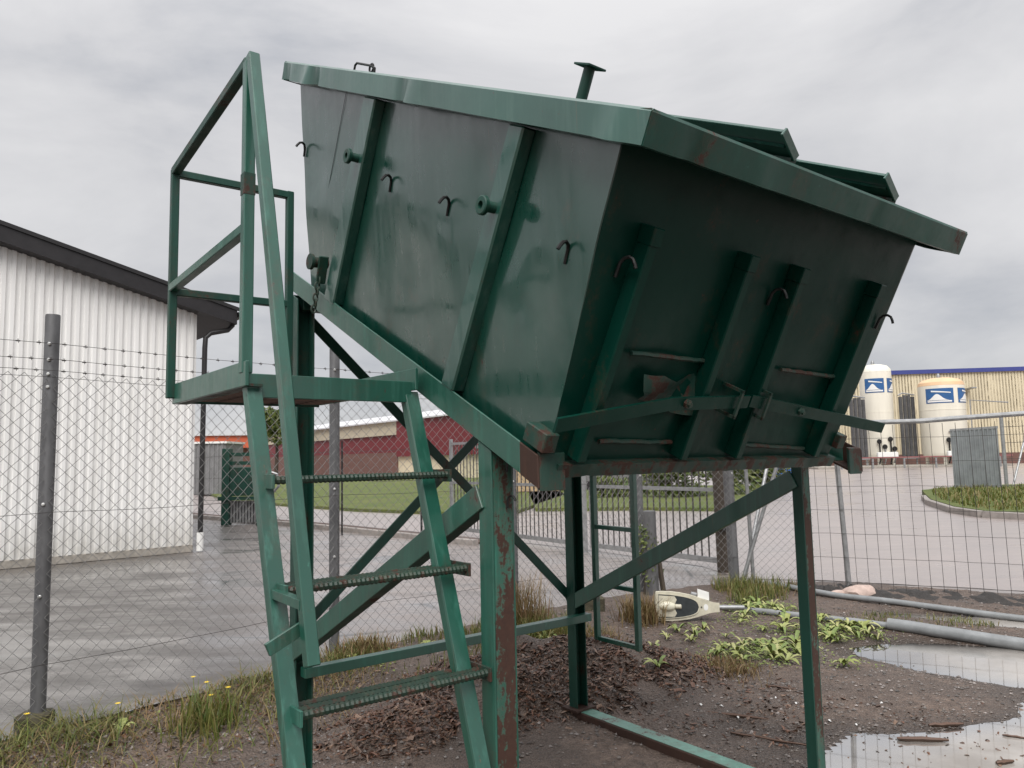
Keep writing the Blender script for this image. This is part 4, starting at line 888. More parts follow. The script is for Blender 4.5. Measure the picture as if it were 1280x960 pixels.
def dent_fn(name, u):
    d = .003*noise.noise(V((u*9, len(name), 1)))
    if name == 'side_rim':
        for c_, w, k in ((.16, .018, .030), (.13, .02, -.018), (.50, .012, .020), (.53, .03, -.010), (.955, .02, -.014), (.02, .015, .02)): d += k*exp(-((u-c_)/w)**2)
    else:
        for c_, w, k in ((.10, .02, .010), (.27, .03, -.006), (.62, .02, .006)): d += k*exp(-((u-c_)/w)**2)
    return d, 0
SO0, SO1, AO = -2.462, .153, .907
rimL = rim_strip('side_rim', lambda u: (SO0+(SO1-SO0)*u, -AO), lambda u: (SO0+(SO1-SO0)*u, -AO+.11), 150, 'rim')
rim_strip('side_rim', lambda u: (SO0+(SO1-SO0)*u, AO), lambda u: (SO0+(SO1-SO0)*u, AO-.11), 60, 'rim')
rim_strip('front_rim', lambda u: (SO1+.003, -AO+.003+(2*AO-.006)*u), lambda u: (SO1-.17, -AO+.003+(2*AO-.006)*u), 110, 'green_dark')
rim_strip('back_rim', lambda u: (SO0-.003, -AO+.003+(2*AO-.006)*u), lambda u: (SO0+.12, -AO+.003+(2*AO-.006)*u), 20, 'rim')
# lids standing open
for a_h, a_t, nm in ((-.021, -.127, 'left'), (.672, .544, 'right')):
    u = (ax*(a_t-a_h)+nv*.062); t_ = u.cross(sv).normalized()
    ld = MB().box(bn(-1.45, a_h, 1.058), sv*1.40, u, t_*.012).build('lid', 'rim', sk, bevel=.002)
    ld['label'] = nm+' lid flap standing open above the rim'
    MB().box(bn(-.050, a_h, 1.058)-t_*.012, sv*.010, u*1.02, t_*.030).build('lid_edge', 'rim', ld, bevel=.002)
    MB().tube([bn(-1.45, a_h, 1.058)+u*.5-t_*.004, bn(-.06, a_h, 1.058)+u*.5-t_*.004], .006, 6).build('lid_crease', 'rim', ld)
    MB().box(bn(-1.45, a_h-.015, 1.000), sv*1.40, ax*.03, nv*.058).build('hinge_strip', 'green_dark', ld)
# peg with top plate, wire handle
pg = MB().tube([bn(-.25, -.80, 1.00), bn(-.25, -.80, 1.115)], .017, 12).build('peg', 'green_dark', sk, True)
MB().box(bn(-.284, -.834, 1.115), sv*.068, ax*.068, nv*.006).build('peg_plate', 'green_dark', pg, bevel=.001)
hd = MB().tube([bn(-1.86, -.80, 1.005), bn(-1.86, -.80, 1.048), bn(-1.845, -.80, 1.058), bn(-1.70, -.80, 1.054), bn(-1.655, -.80, 1.046), bn(-1.645, -.80, 1.005)], .0055, 6).build('wire_handle', 'dark_steel', sk, True)
MB().tube([bn(-1.70+.018*cos(t), -.80+.006, 1.045+.018*sin(t)) for t in [2*pi*k/12 for k in range(13)]], .005, 6).build('ring', 'dark_steel', hd, True)
# hooks
for S, n_ in ((-2.187, .63), (-1.233, .62), (-.773, .615), (-.093, .61)): hook_mesh(bn(S, -wN(n_), n_), nv, -ax, sv, .0058, .72).build('hook', 'dark_steel', sk, True)
for a_, n_ in ((-.731, .615), (.009, .615), (.765, .60)): hook_mesh(bn(sF(n_), a_, n_), nv, sv, ax, .0055, .74).build('hook', 'dark_steel', sk, True)
# lifting bushes on the ribs
for S, n_ in ((-1.485, .672), (-.440, .662)):
    p = bn(S, -wN(n_)-.045, n_); bsh = MB().lathe([(.018, -.01), (.018, .040), (.031, .042), (.031, .054), (.027, .057), (.013, .057), (.012, .044)], p, -ax, 18).build('lifting_bush', 'green_dark', sk, True)
p = bn(-1.70, -wN(.17)-.045, .175); MB().lathe([(.024, -.02), (.024, .05), (.036, .052), (.036, .066), (.012, .067)], p, -ax, 16).build('lifting_bush', 'rust_green', sk, True)
MB().beam(bn(-1.66, -wN(.2)-.062, .215), bn(-1.655, -wN(.12)-.062, .09), .012, .045, sv).build('chain_lug', 'green_dark', sk, bevel=.003)
# panel seam with rivet line
MB().tube([bn(-1.80, -.843, .93), bn(-1.84, -.824, .60), bn(-1.885, -.803, .25)], .0011, 4).build('seam', 'dark_steel', sk)
# chain
ct = bn(-1.655, -wN(.12)-.075, .115)
chn = thing('chain', ct-Z*.16, 'short rusty chain hanging over the sloping rail from the container lug', 'chain')
for i in range(6):
    c_ = ct-Z*(.012+i*.026)+V((.002*(-1)**i-.004*i, 0, 0)); w = (ax if i % 2 else (bx*.8+ax*.6).normalized()); w = w if i % 2 else bx
    MB().tube([c_+w*(.010*cos(t))+Z*(.018*sin(t)) for t in [2*pi*k/14 for k in range(15)]], .0045, 6, False).build('link', 'rebar', chn, True)

# ------------------------------------------------------------------ access stair with platform
stc = thing('access_stair', fr(-.38, -.5, 0), 'green steel access stair with rebar treads, platform and handrails beside the container', 'stair')
def stl(z): return -.36+.346*(1.80-z)-.03
def stringer(a0, a1, mat):
    z0, z1 = -.05, 1.765; t = .008; dpt = .044; b_ = MB()
    lo, hi = min(a0, a1), max(a0, a1)
    def slab(x0, x1, y0, y1): b_.hexa([fr(x0, stl(z0)+y0, z0), fr(x1, stl(z0)+y0, z0), fr(x1, stl(z0)+y1, z0), fr(x0, stl(z0)+y1, z0), fr(x0, stl(z1)+y0, z1), fr(x1, stl(z1)+y0, z1), fr(x1, stl(z1)+y1, z1), fr(x0, stl(z1)+y1, z1)])
    slab(lo, hi, dpt/2-t, dpt/2); slab(a0 if a0 < a1 else a0-t, a0+t if a0 < a1 else a0, -dpt/2, dpt/2-t)
    return b_.build('stringer', mat, stc, bevel=.0015)
stringer(-.690, -.643, 'green_worn'); stringer(-.128, -.076, 'green')
# bent gusset joining stringers to the platform
TZ = (1.476, 1.171, .861, .551, .241)
for z in TZ:
    y = stl(z)+.075
    tr = MB().box(fr(-.668, y-.108, z-.030), ax*.008, bx*.12, Z*.042).build('tread', 'green_worn', stc, bevel=.001)
    MB().box(fr(-.052, y-.108, z-.030), ax*.008, bx*.12, Z*.042).build('end_plate', 'rust_green', tr, bevel=.001)
    for k, (dy, r_) in enumerate(((0, .0125), (-.046, .0105), (-.088, .0105))):
        b_ = MB(); nseg = 84; pts = []; rr = []
        for i in range(nseg+1):
            pts.append(fr(-.664+.618*i/nseg, y+dy-.010, z-.006)); rr.append(r_*(1.05 if i % 2 else .84))
        b_.tube(pts, rr, 8); b_.build('rebar', 'rebar', tr, True)
# platform
a0, a1, y0, y1 = -.690, -.105, -1.135, -.352
pf = MB().box(fr(a0, y1-.012, 1.725), ax*(a1-a0), bx*.012, Z*.075).build('platform', 'green', stc, bevel=.002)
MB().box(fr(a0-.014, y0-.03, 1.758), ax*.012, bx*(y1-y0+.055), Z*.078).build('side_beam', 'green', pf, bevel=.002)
MB().box(fr(a0-.002, y0-.03, 1.758), ax*.045, bx*(y1-y0+.05), Z*.008).build('side_flange', 'rust_green', pf)
MB().box(fr(a1-.002, y0, 1.768), ax*.012, bx*(y1-y0+.03), Z*.078).build('side_beam', 'green', pf, bevel=.002)
MB().box(fr(a0, y0-.012, 1.760), ax*(a1-a0), bx*.012, Z*.040).build('back_beam', 'green_dark', pf, bevel=.002)
b_ = MB()
k = y0+.012
while k < y1-.02:
    b_.box(fr(a0+.002, k, 1.768), ax*(a1-a0-.006), bx*.006, Z*.022); k += .048
x = a0+.03
while x < a1-.02:
    b_.box(fr(x, y0+.004, 1.772), ax*.006, bx*(y1-y0-.02), Z*.012); x += .11
stuff(b_.build('grating', 'rust', pf))
# handrails: square tube
def sq(p, q_, name, mat='green', w=.034, par=None): return MB().beam(p, q_, w, w, ax if abs((V(q_)-V(p)).normalized().dot(ax)) < .7 else bx).build(name, mat, par or stc, bevel=.003)
NL, FL, BR = (-.690, -.368), (-.715, -1.150), (-.245, -1.140)
zt = 2.815; zf = 2.70; 
sq(fr(*NL, 1.80), fr(*NL, zt), 'rail_post'); sq(fr(*FL, 1.78), fr(*FL, zf), 'rail_post', 'green_dark', .03); sq(fr(*BR, 1.78), fr(*BR, zf+.0), 'rail_post', 'green_dark', .03)
sq(fr(FL[0], FL[1], zf-.012), fr(NL[0], NL[1], zt), 'top_rail', 'green_dark', .032); sq(fr(FL[0], FL[1], 2.215), fr(NL[0], NL[1], 2.265), 'mid_rail', 'green', .032)
sq(fr(*FL, zf-.017), fr(*BR, zf-.017), 'top_rail', 'green_dark', .03); sq(fr(*FL, 2.20), fr(BR[0]+.0, BR[1], 2.20), 'mid_rail', 'green_dark', .03)
hr = sq(fr(-.688, -.345, zt+.015), fr(-.672, .105, 1.005), 'handrail', 'green', .035)
MB().beam(fr(-.690, -.368, 2.37), fr(-.690, -.368, 2.44), .036, .036, ax).build('rust_patch', 'rust_green', stc)
MB().beam(fr(-.770, .055, 1.052), fr(-.645, .045, 1.105), .010, .034, bx).build('rail_bracket', 'green_worn', stc, bevel=.001)
MB().beam(fr(-.672, stl(1.16)+.02, 1.155), fr(-.680, .070, 1.155), .025, .025, ax).build('rail_bracket', 'green', stc, bevel=.001)

# hanging ladder frame behind the far rail
hl_ = thing('ladder_frame', fr(1.9, -1.36, .39), 'narrow green ladder frame hanging behind the right side of the stand', 'ladder')
sq2 = lambda p, q_, nm, w=.030: MB().beam(p, q_, w, w, ax).build(nm, 'green', hl_, bevel=.002)
for y, z0 in ((-1.520, .395), (-1.178, .385)): sq2(fr(1.9, y, z0), fr(1.9, y, 2.02), 'upright', .032)
for z in (.405, .735, 1.085, 1.425, 1.76): sq2(fr(1.9, -1.505, z), fr(1.9, -1.193, z-.003), 'rung', .026)
for y in (-1.52, -1.178): MB().tube([fr(1.9, y, 2.01), fr(1.9, y, 2.05), fr(1.86, y, 2.07), fr(1.82, y, 2.04), fr(1.82, y, 1.98)], .012, 6).build('hook', 'green', hl_, True)

# ------------------------------------------------------------------ lamp head lying on the soil
lz = soil_z(1.5, 7.15)+.135
lp = thing('lamp_head', (1.5, 7.15, lz-.135), 'cream street lamp head lying on its side with its lens showing', 'lamp')
Lu = V((1, -.06, -.035)).normalized(); Lw = V((-.06, -1, .12)).normalized(); Lw = (Lw-Lu*Lw.dot(Lu)).normalized(); Lv = Lw.cross(Lu); Lv = Lv if Lv.z > 0 else -Lv
Lo = V((1.275, 7.17, lz))
def lpnt(u, v, w): return Lo+Lu*u+Lv*v+Lw*w
secs = [(0, .118, .10), (.004, .130, .13), (.06, .135, .15), (.14, .134, .155), (.22, .126, .15), (.30, .112, .14), (.37, .093, .12), (.43, .073, .10), (.48, .055, .075), (.53, .044, .06), (.575, .040, .05)]
b_ = MB(); m = 14
for u, hv, dp in secs:
    ring = [(hv, .0), (hv*.96, .012), (-hv*.96, .012), (-hv, .0)]+[(-hv*cos(pi*k/10), -dp*sin(pi*k/10)) for k in range(1, 10)]
    b_.v += [lpnt(u, v, w) for v, w in ring]
m = 13
for i in range(len(secs)-1):
    for j in range(m): b_.f.append((i*m+j, i*m+(j+1) % m, i*m+m+(j+1) % m, i*m+m+j))
b_.f += [tuple(range(m))[::-1], tuple((len(secs)-1)*m+j for j in range(m))]; hs = b_.build('housing', 'lamp_shell', lp, True)
def outline(k0, sc_):
    o_ = [(.022, -.104*sc_), (.022, .104*sc_)]
    for k in range(1, 14):
        t = k/14; u = .022+.36*sin(t*pi/2)**1.15*1.0; v = .104*sc_*cos(t*pi/2)**.62; o_.append((u, v))
    o_.append((.388, 0))
    for k in range(13, 0, -1):
        t = k/14; u = .022+.36*sin(t*pi/2)**1.15; v = .104*sc_*cos(t*pi/2)**.62; o_.append((u, -v))
    return o_
ol = outline(0, 1.0); b_ = MB(); b_.add([lpnt(u, v, .0165) for u, v in ol], [tuple(range(len(ol)))]); b_.build('reflector', 'lamp_in', hs)
b_ = MB(); n_ = len(ol); b_.add([lpnt(u, v, .013) for u, v in ol]+[lpnt(.19+(u-.19)*1.05, v*1.06, .013) for u, v in ol]+[lpnt(u, v, .022) for u, v in ol]+[lpnt(.19+(u-.19)*1.05, v*1.06, .022) for u, v in ol],
   [(2*n_+i, 2*n_+(i+1) % n_, 3*n_+(i+1) % n_, 3*n_+i) for i in range(n_)]+[(n_+i, n_+(i+1) % n_, 3*n_+(i+1) % n_, 3*n_+i) for i in range(n_)]+[(i, (i+1) % n_, 2*n_+(i+1) % n_, 2*n_+i) for i in range(n_)]); b_.build('bezel', 'lamp_shell', hs)
b_ = MB(); b_.add([lpnt(u, v, .0175) for u, v in ((.026, -.095), (.17, -.09), (.19, -.06), (.175, -.03), (.175, .03), (.19, .06), (.17, .09), (.026, .095))], [tuple(range(8))]); b_.build('diffuser', 'lamp_shell', hs)
b_ = MB(); k0 = 10
for i in range(k0+1):
    t = pi*i/k0
    for j in range(14): b_.v.append(lpnt(.105-.075*cos(t), .042*sin(t)*cos(2*pi*j/14), .018+max(0, .032*sin(t)*sin(2*pi*j/14))))
b_.f = [(i*14+j, i*14+(j+1) % 14, i*14+14+(j+1) % 14, i*14+14+j) for i in range(k0) for j in range(14)]; b_.build('bulb', 'bulb', hs, True)
MB().lathe([(.022, 0), (.022, .05), (.016, .055)], lpnt(.175, 0, .02), Lu, 12).build('socket', 'lamp_shell', hs, True)
b_ = MB(); b_.add([lpnt(.452+.021*cos(2*pi*k/20), .036*sin(2*pi*k/20)*.8, .0145) for k in range(20)], [tuple(range(20))]); b_.build('sticker', 'white', hs)
MB().lathe([(.007, 0), (.007, .006)], lpnt(.412, 0, .011), Lw, 8).build('screw', 'black', hs)
MB().box(lpnt(.385, .086, -.03), Lu*.105+Lv*-.03, Lv*.075, Lw*.012).build('bracket', 'white', lp, bevel=.002)
MB().lathe([(.02, 0), (.02, .05)], lpnt(.375, .105, -.03), -Lu+Lv*.2, 10).build('knob', 'galv', lp, True)
MB().tube([lpnt(.56, .0, -.015), lpnt(.80, .005, -.015)], .022, 12).build('arm', 'galv', lp, True)

# ------------------------------------------------------------------ pipes on the ground
def ground_pipe(pts, r, name, label, mat='pipe', lift=0):
    out_ = []
    for i in range(len(pts)-1):
        for k in range(8):
            t = k/8; x = pts[i][0]+(pts[i+1][0]-pts[i][0])*t; y = pts[i][1]+(pts[i+1][1]-pts[i][1])*t; out_.append((x, y))
    out_.append(pts[-1]); zs = [max(soil_z(x, y), WATER_Z-.01)+r*.85+lift for x, y in out_]
    zs = [sum(zs[max(0, i-4):i+5])/len(zs[max(0, i-4):i+5]) for i in range(len(zs))]
    o_ = MB().tube([(x, y, z) for (x, y), z in zip(out_, zs)], r, 12).build(name, mat, None, True, origin=(pts[0][0], pts[0][1], 0)); return tag(o_, label, 'pipe')
ground_pipe([(2.02, 7.66), (2.45, 7.35), (2.95, 6.98), (3.25, 6.72)], .030, 'pipe', 'thin grey pipe lying across the weeds, nearer of the pair')
ground_pipe([(3.20, 6.76), (3.45, 6.55), (3.95, 6.12), (4.8, 5.4), (6.2, 4.3)], .052, 'pipe', 'thick grey pipe lying in the puddle, nearest the viewer')
ground_pipe([(2.55, 9.0), (2.95, 8.72), (3.35, 8.15), (3.95, 7.62), (4.7, 7.0), (6.0, 6.0)], .030, 'pipe', 'thin grey pipe running behind the puddle below the mesh fence', 'pipe', .01)

# ------------------------------------------------------------------ bark heap, pebbles, sticks, scraps
rnd = random.Random(11); b_ = MB()
def chip(b_, p, L_, w, t, rnd):
    u = V((rnd.gauss(0, 1), rnd.gauss(0, 1), rnd.gauss(0, .35))).normalized(); n_ = (Z+V((rnd.gauss(0, .45), rnd.gauss(0, .45), 0))).normalized(); u = (u-n_*u.dot(n_)).normalized(); s_ = n_.cross(u)
    k = rnd.uniform(-.3, .3)*t
    b_.add([p-u*L_-s_*w, p+u*L_-s_*w*.6, p+u*L_*.9+s_*w*.8, p-u*L_*.8+s_*w, p-u*L_*.3+n_*t+s_*k, p+u*L_*.4+n_*t*.8-s_*k], [(0, 1, 5, 4), (1, 2, 5), (2, 3, 4, 5), (3, 0, 4)])
cnt = 0
while cnt < 13000:
    x, y = rnd.uniform(-1.3, 1.9), rnd.uniform(4.1, 6.5); h1 = ell(x, y, .28, 5.45, 1.12, .62, .28); h2 = ell(x, y, -.45, 4.75, .72, .42, .5)
    if max(h1, h2)+rnd.gauss(0, .12) < 0: continue
    cnt += 1; 
    if noise.noise(V((x*2.6, y*2.6, 4.2))) < -.28: continue
    s_ = rnd.choice((.3, .4, .55, .7, .9, 1.3)); chip(b_, on_soil(x, y)+Z*rnd.uniform(-.004, .014), rnd.uniform(.010, .032)*s_, rnd.uniform(.004, .012)*s_, rnd.uniform(.003, .010), rnd)
for _ in range(2600):     # leaf litter and bark bits strewn around the heap and the stair foot
    x, y = rnd.gauss(-.9, .9), rnd.gauss(4.3, .7)
    if rnd.random() < .4: x, y = rnd.gauss(1.4, .5), rnd.gauss(4.7, .5)
    if edge_dist(x, y) < .1 or y < 2.6 or soil_z(x, y) < WATER_Z: continue
    if noise.noise(V((x*2.1, y*2.1, 8.8))) < -.05: continue
    s_ = rnd.choice((.5, .7, 1, 1.4)); chip(b_, on_soil(x, y)+Z*.003, rnd.uniform(.008, .022)*s_, rnd.uniform(.004, .010)*s_, .005, rnd)
for _ in range(170):
    x, y = rnd.gauss(2.5, .55), rnd.gauss(4.2, .35)
    if soil_z(x, y) > WATER_Z-.002: continue
    s_ = rnd.choice((.4, .6, 1)); chip(b_, V((x, y, WATER_Z+.001)), rnd.uniform(.006, .02)*s_, rnd.uniform(.004, .010)*s_, .004, rnd)
for _ in range(2600):     # litter caught in the weeds along the left edge
    x, y = rnd.uniform(-3.6, -1.0), rnd.uniform(3.3, 6.4); e_d = edge_dist(x, y)
    if e_d < -.02 or rnd.random() > exp(-max(0, e_d-.35)*3): continue
    s_ = rnd.choice((.4, .6, .9, 1.3)); chip(b_, on_soil(x, y)+Z*rnd.uniform(.002, .02), rnd.uniform(.008, .024)*s_, rnd.uniform(.004, .010)*s_, .006, rnd)
stuff(tag(b_.build('bark_chips', 'chips'), 'heap of dark wet brown bark chips under the container', 'bark chips'))
b_ = MB(); cnt = 0
while cnt < 17000:
    y = 2.9+rnd.random()**1.3*5.6; x = rnd.uniform(-.78*y, .74*y)
    if edge_dist(x, y) < .02: continue
    z = soil_z(x, y)
    if z < WATER_Z-.004 and rnd.random() < .8: continue
    cnt += 1; r_ = rnd.choice((.003, .004, .005, .006, .008, .011))*rnd.uniform(.7, 1.3); p = V((x, y, z+r_*.25)); q0 = rnd.uniform(0, 3)
    b_.add([p+V((cos(q0)*r_*1.3, sin(q0)*r_*1.3, 0)), p+V((-sin(q0)*r_, cos(q0)*r_, 0)), p-V((cos(q0)*r_*1.2, sin(q0)*r_*1.2, 0)), p-V((-sin(q0)*r_, cos(q0)*r_, 0)), p+Z*r_*.75, p-Z*r_*.5], [(0, 1, 4), (1, 2, 4), (2, 3, 4), (3, 0, 4), (1, 0, 5), (2, 1, 5), (3, 2, 5), (0, 3, 5)])
stuff(tag(b_.build('pebbles', 'pebbles'), 'scattered small grey pebbles over the damp soil', 'gravel'))
def twig(x, y, L_, r_, ang, label, group=None, z=None):
    z = max(soil_z(x, y), WATER_Z)+r_*.7 if z is None else z; d = V((cos(ang), sin(ang), 0)); s_ = V((-d.y, d.x, 0))
    pts = [V((x, y, z))+d*L_*(k/6-.5)+s_*.04*L_*noise.noise(V((k*.8, x*7, y)))+Z*.006*noise.noise(V((k, x, 3))) for k in range(7)]
    return tag(MB().tube(pts, [r_*.6, r_, r_, r_*1.1, r_*.9, r_*.8, r_*.5], 6).build('stick', 'stick', None, True, origin=(x, y, z)), label, 'stick', group)
twig(2.18, 4.30, .26, .014, -.15, 'broken brown stick floating in the puddle, longest of the cluster'); twig(2.42, 4.50, .20, .013, .05, 'brown stick floating in the puddle behind the longest one'); twig(2.70, 4.32, .13, .007, -.5, 'short thin twig afloat right of the brown sticks')
twig(2.42, 3.98, .10, .012, .2, 'short stubby stick at the right edge of the puddle'); twig(1.72, 5.15, .22, .007, -.55, 'thin dark twig lying on the grey soil'); twig(1.38, 4.35, .45, .008, -.55, 'long thin branch lying on wet soil right of the leg'); twig(1.28, 4.72, .40, .011, -.4, 'dark branch on the soil beside the right leg')
for i in range(9):
    x, y = ((1.12, 4.86), (1.24, 4.84), (1.62, 4.98), (1.70, 4.85), (1.86, 4.92), (1.80, 4.60), (1.92, 4.52), (1.30, 4.70), (2.2, 4.8))[i]; s_ = rnd.uniform(.010, .018); a_ = rnd.uniform(0, 3); z = max(soil_z(x, y), WATER_Z)+.004; d = V((cos(a_), sin(a_), .05)); w = V((-d.y, d.x, .1))
    b_ = MB(); b_.add([V((x, y, z))+d*s_, V((x, y, z+.006))+w*s_*.7, V((x, y, z))-d*s_, V((x, y, z+.003))-w*s_*.6, V((x, y, z+.010))], [(0, 1, 4), (1, 2, 4), (2, 3, 4), (3, 0, 4)]); tag(b_.build('white_pebble', 'white', None, origin=(x, y, z)), 'tiny white chip of stone on the wet soil beside the right leg', 'stone', 'white chips by the right leg')

# ------------------------------------------------------------------ grass and weeds
def blade(b_, p, h, w, rnd, lean=.35):
    a_ = rnd.uniform(0, 2*pi); d = V((cos(a_), sin(a_), 0)); s_ = V((-d.y, d.x, 0)); L_ = lean*h*rnd.uniform(.3, 1.6)
    b_.add([p-s_*w, p+s_*w, p+d*L_*.35+Z*h*.55+s_*w*.8, p+d*L_*.35+Z*h*.55-s_*w*.8, p+d*L_+Z*h*rnd.uniform(.8, 1)], [(0, 1, 2, 3), (3, 2, 4)])
def scatter(b_, n_, region, hfun, wid, rnd, lean=.35, dens=None):
    c_ = 0; tries = 0
    while c_ < n_ and tries < n_*40:
        tries += 1; x, y = region(rnd); e_ = edge_dist(x, y)
        if e_ < -.12: continue
        if dens and rnd.random() > dens(x, y, e_): continue
        c_ += 1; blade(b_, on_soil(x, y), hfun(rnd), wid*rnd.uniform(.6, 1.3), rnd, lean)
def clump(x, y): return max(0, min(1, .5+1.5*noise.noise(V((x*2.3, y*2.3, 5.5)))))
rg = random.Random(21)
b_ = MB()
scatter(b_, 5200, lambda r: (r.uniform(-3.7, -1.2), r.uniform(3.2, 6.6)), lambda r: r.choice((.02, .03, .04, .05, .07, .12)), .0034, rg, 1.5, lambda x, y, e_: clump(x, y)*exp(-max(0, e_-.30)*3.2))
scatter(b_, 1500, lambda r: (r.uniform(-1.4, .3), r.uniform(5.4, 7.6)), lambda r: r.choice((.05, .08, .12)), .0035, rg, .5, lambda x, y, e_: clump(x, y)*exp(-max(0, e_-.30)*4))
scatter(b_, 900, lambda r: (r.gauss(.20, .20), r.gauss(6.75, .16)), lambda r: r.choice((.08, .12, .18)), .004, rg, .5)
scatter(b_, 260, lambda r: (r.gauss(-1.85, .10), r.gauss(4.72, .14)), lambda r: r.choice((.10, .16, .24)), .005, rg, .4)
scatter(b_, 900, lambda r: (r.uniform(2.2, 3.1), r.uniform(7.9, 8.8)), lambda r: r.choice((.06, .10, .16, .2)), .004, rg, .5, lambda x, y, e_: clump(x, y))
scatter(b_, 500, lambda r: (r.uniform(3.0, 4.2), r.uniform(6.7, 7.3)), lambda r: r.choice((.03, .05, .07)), .0035, rg, .6, lambda x, y, e_: clump(x, y))
stuff(tag(b_.build('grass', 'grass'), 'rough green grass and weeds along the foot of the chain link fence', 'grass'))
b_ = MB()
scatter(b_, 2600, lambda r: (r.uniform(-3.4, -1.0), r.uniform(3.4, 6.2)), lambda r: r.choice((.02, .03, .05, .09)), .003, rg, 1.6, lambda x, y, e_: (1.1-clump(x, y))*exp(-max(0, e_-.45)*3))
scatter(b_, 650, lambda r: (r.gauss(1.16, .09), r.gauss(7.2, .10)), lambda r: r.choice((.12, .18, .26)), .004, rg, .6)
scatter(b_, 550, lambda r: (r.gauss(.02, .12), r.gauss(7.0, .12)), lambda r: r.choice((.15, .3, .5)), .003, rg, .4)
scatter(b_, 500, lambda r: (r.gauss(.62, .10), r.gauss(6.3, .10)), lambda r: r.choice((.08, .12, .18)), .004, rg, .6)
scatter(b_, 400, lambda r: (r.gauss(-1.2, .12), r.gauss(6.1, .10)), lambda r: r.choice((.08, .12, .16)), .004, rg, .6)
scatter(b_, 500, lambda r: (r.gauss(1.52, .10), r.gauss(5.6, .14)), lambda r: r.choice((.04, .06, .08)), .003, rg, .8)
scatter(b_, 400, lambda r: (r.uniform(2.2, 3.2), r.uniform(8.3, 8.9)), lambda r: r.choice((.05, .08, .12)), .003, rg, .8)
stuff(tag(b_.build('dry_grass', 'drygrass'), 'dry brown grass stalks in patches around the post bases', 'grass'))
# bush against the fence post behind the lamp
sbx = shrub('weed_bush', (1.50, 8.45, .42), .20, .16, .40, 520, .022, 'tall leafy weed growing up the fence post behind the lamp head', 'weed', None, 44)
# turf blades on the island
pts_isl = [(12.7, 23.4), (11.8, 21.4), (10.8, 18.6), (10.65, 17.3), (11.1, 16.4), (12.6, 15.6), (22, 14.4), (22, 25), (17, 28), (14.2, 26.3)]
def inside(x, y, P_):
    c_ = False
    for i in range(len(P_)):
        (x0, y0), (x1_, y1_) = P_[i], P_[i-1]
        if (y0 > y) != (y1_ > y) and x < (x1_-x0)*(y-y0)/(y1_-y0)+x0: c_ = not c_
    return c_
b_ = MB(); rr = random.Random(9)
for _ in range(9000):
    x, y = rr.uniform(10.4, 20), rr.uniform(15.2, 27)
    if not inside(x, y, pts_isl): continue
    p = V((x, y, .16)); blade(b_, p, rr.choice((.05, .08, .12, .2)), .016, rr, .6)
stuff(tag(b_.build('island_grass', 'grass'), 'green turf blades covering the kerbed island', 'grass'))
# broad-leaved rosettes
LM = []
for k in range(5):
    L_, w = .085+.022*k, .013+.004*(k % 3); vs = []; fs = []
    for i in range(6):
        t = i/5; ww = w*(sin(pi*min(1, t*.92+.06))**.8); zc = .045*sin(t*2.4)*(1+.2*k)-.02*t*t*k*.4
        vs += [(t*L_, -ww, zc+.006), (t*L_, 0, zc), (t*L_, ww, zc+.006)]
    for i in range(5):
        for j in range(2): fs.append((i*3+j, i*3+3+j, i*3+4+j, i*3+1+j))
    me = bpy.data.meshes.new('leaf'); me.from_pydata(vs, [], fs)
    q_ = M['weed_%d' % k] = plain('weed_leaf_%d' % k, ((.22, .28, .07), (.32, .35, .12), (.26, .29, .08), (.38, .38, .16), (.17, .23, .06))[k], .5, 0, .25, 30, .2)
    me.materials.append(q_)
    for p in me.polygons: p.use_smooth = True
    LM.append(me)
spots = [(1.28, 6.55), (1.38, 6.72), (1.52, 6.60), (1.62, 6.75), (1.45, 6.42), (1.70, 6.50), (1.80, 6.28), (1.92, 6.12), (2.02, 6.20), (1.72, 6.02), (1.86, 5.92), (2.00, 5.96), (2.12, 6.05), (1.66, 5.76), (1.94, 5.72), (1.58, 6.15), (2.24, 6.35),
         (2.15, 7.35), (2.25, 7.50), (2.35, 7.62), (2.05, 7.18), (2.45, 7.42), (2.55, 7.75), (2.30, 7.85), (2.42, 7.98), (2.62, 7.55), (1.95, 6.95), (2.40, 6.95), (2.55, 6.82), (2.70, 6.70), (2.85, 6.58), (2.48, 6.62), (2.62, 6.48), (3.0, 6.45), (2.15, 6.72), (2.75, 7.05), (2.9, 6.85), (2.35, 5.65)]
rx_ = random.Random(77)
spots = [spots[i] for i in range(17)]+[(rx_.gauss(1.86, .16), rx_.gauss(5.98, .14)) for _ in range(9)]+spots[17:27]+[(rx_.gauss(2.36, .15), rx_.gauss(7.6, .22)) for _ in range(6)]+spots[27:]+[(rx_.gauss(2.6, .2), rx_.gauss(6.68, .13)) for _ in range(9)]+[(.95, 5.35), (1.05, 6.2), (.25, 6.55), (.15, 6.65), (-.05, 6.35), (-1.25, 5.85), (-1.5, 5.5), (-1.0, 6.1), (-2.3, 4.7), (-.75, 6.3)]
rl = random.Random(31)
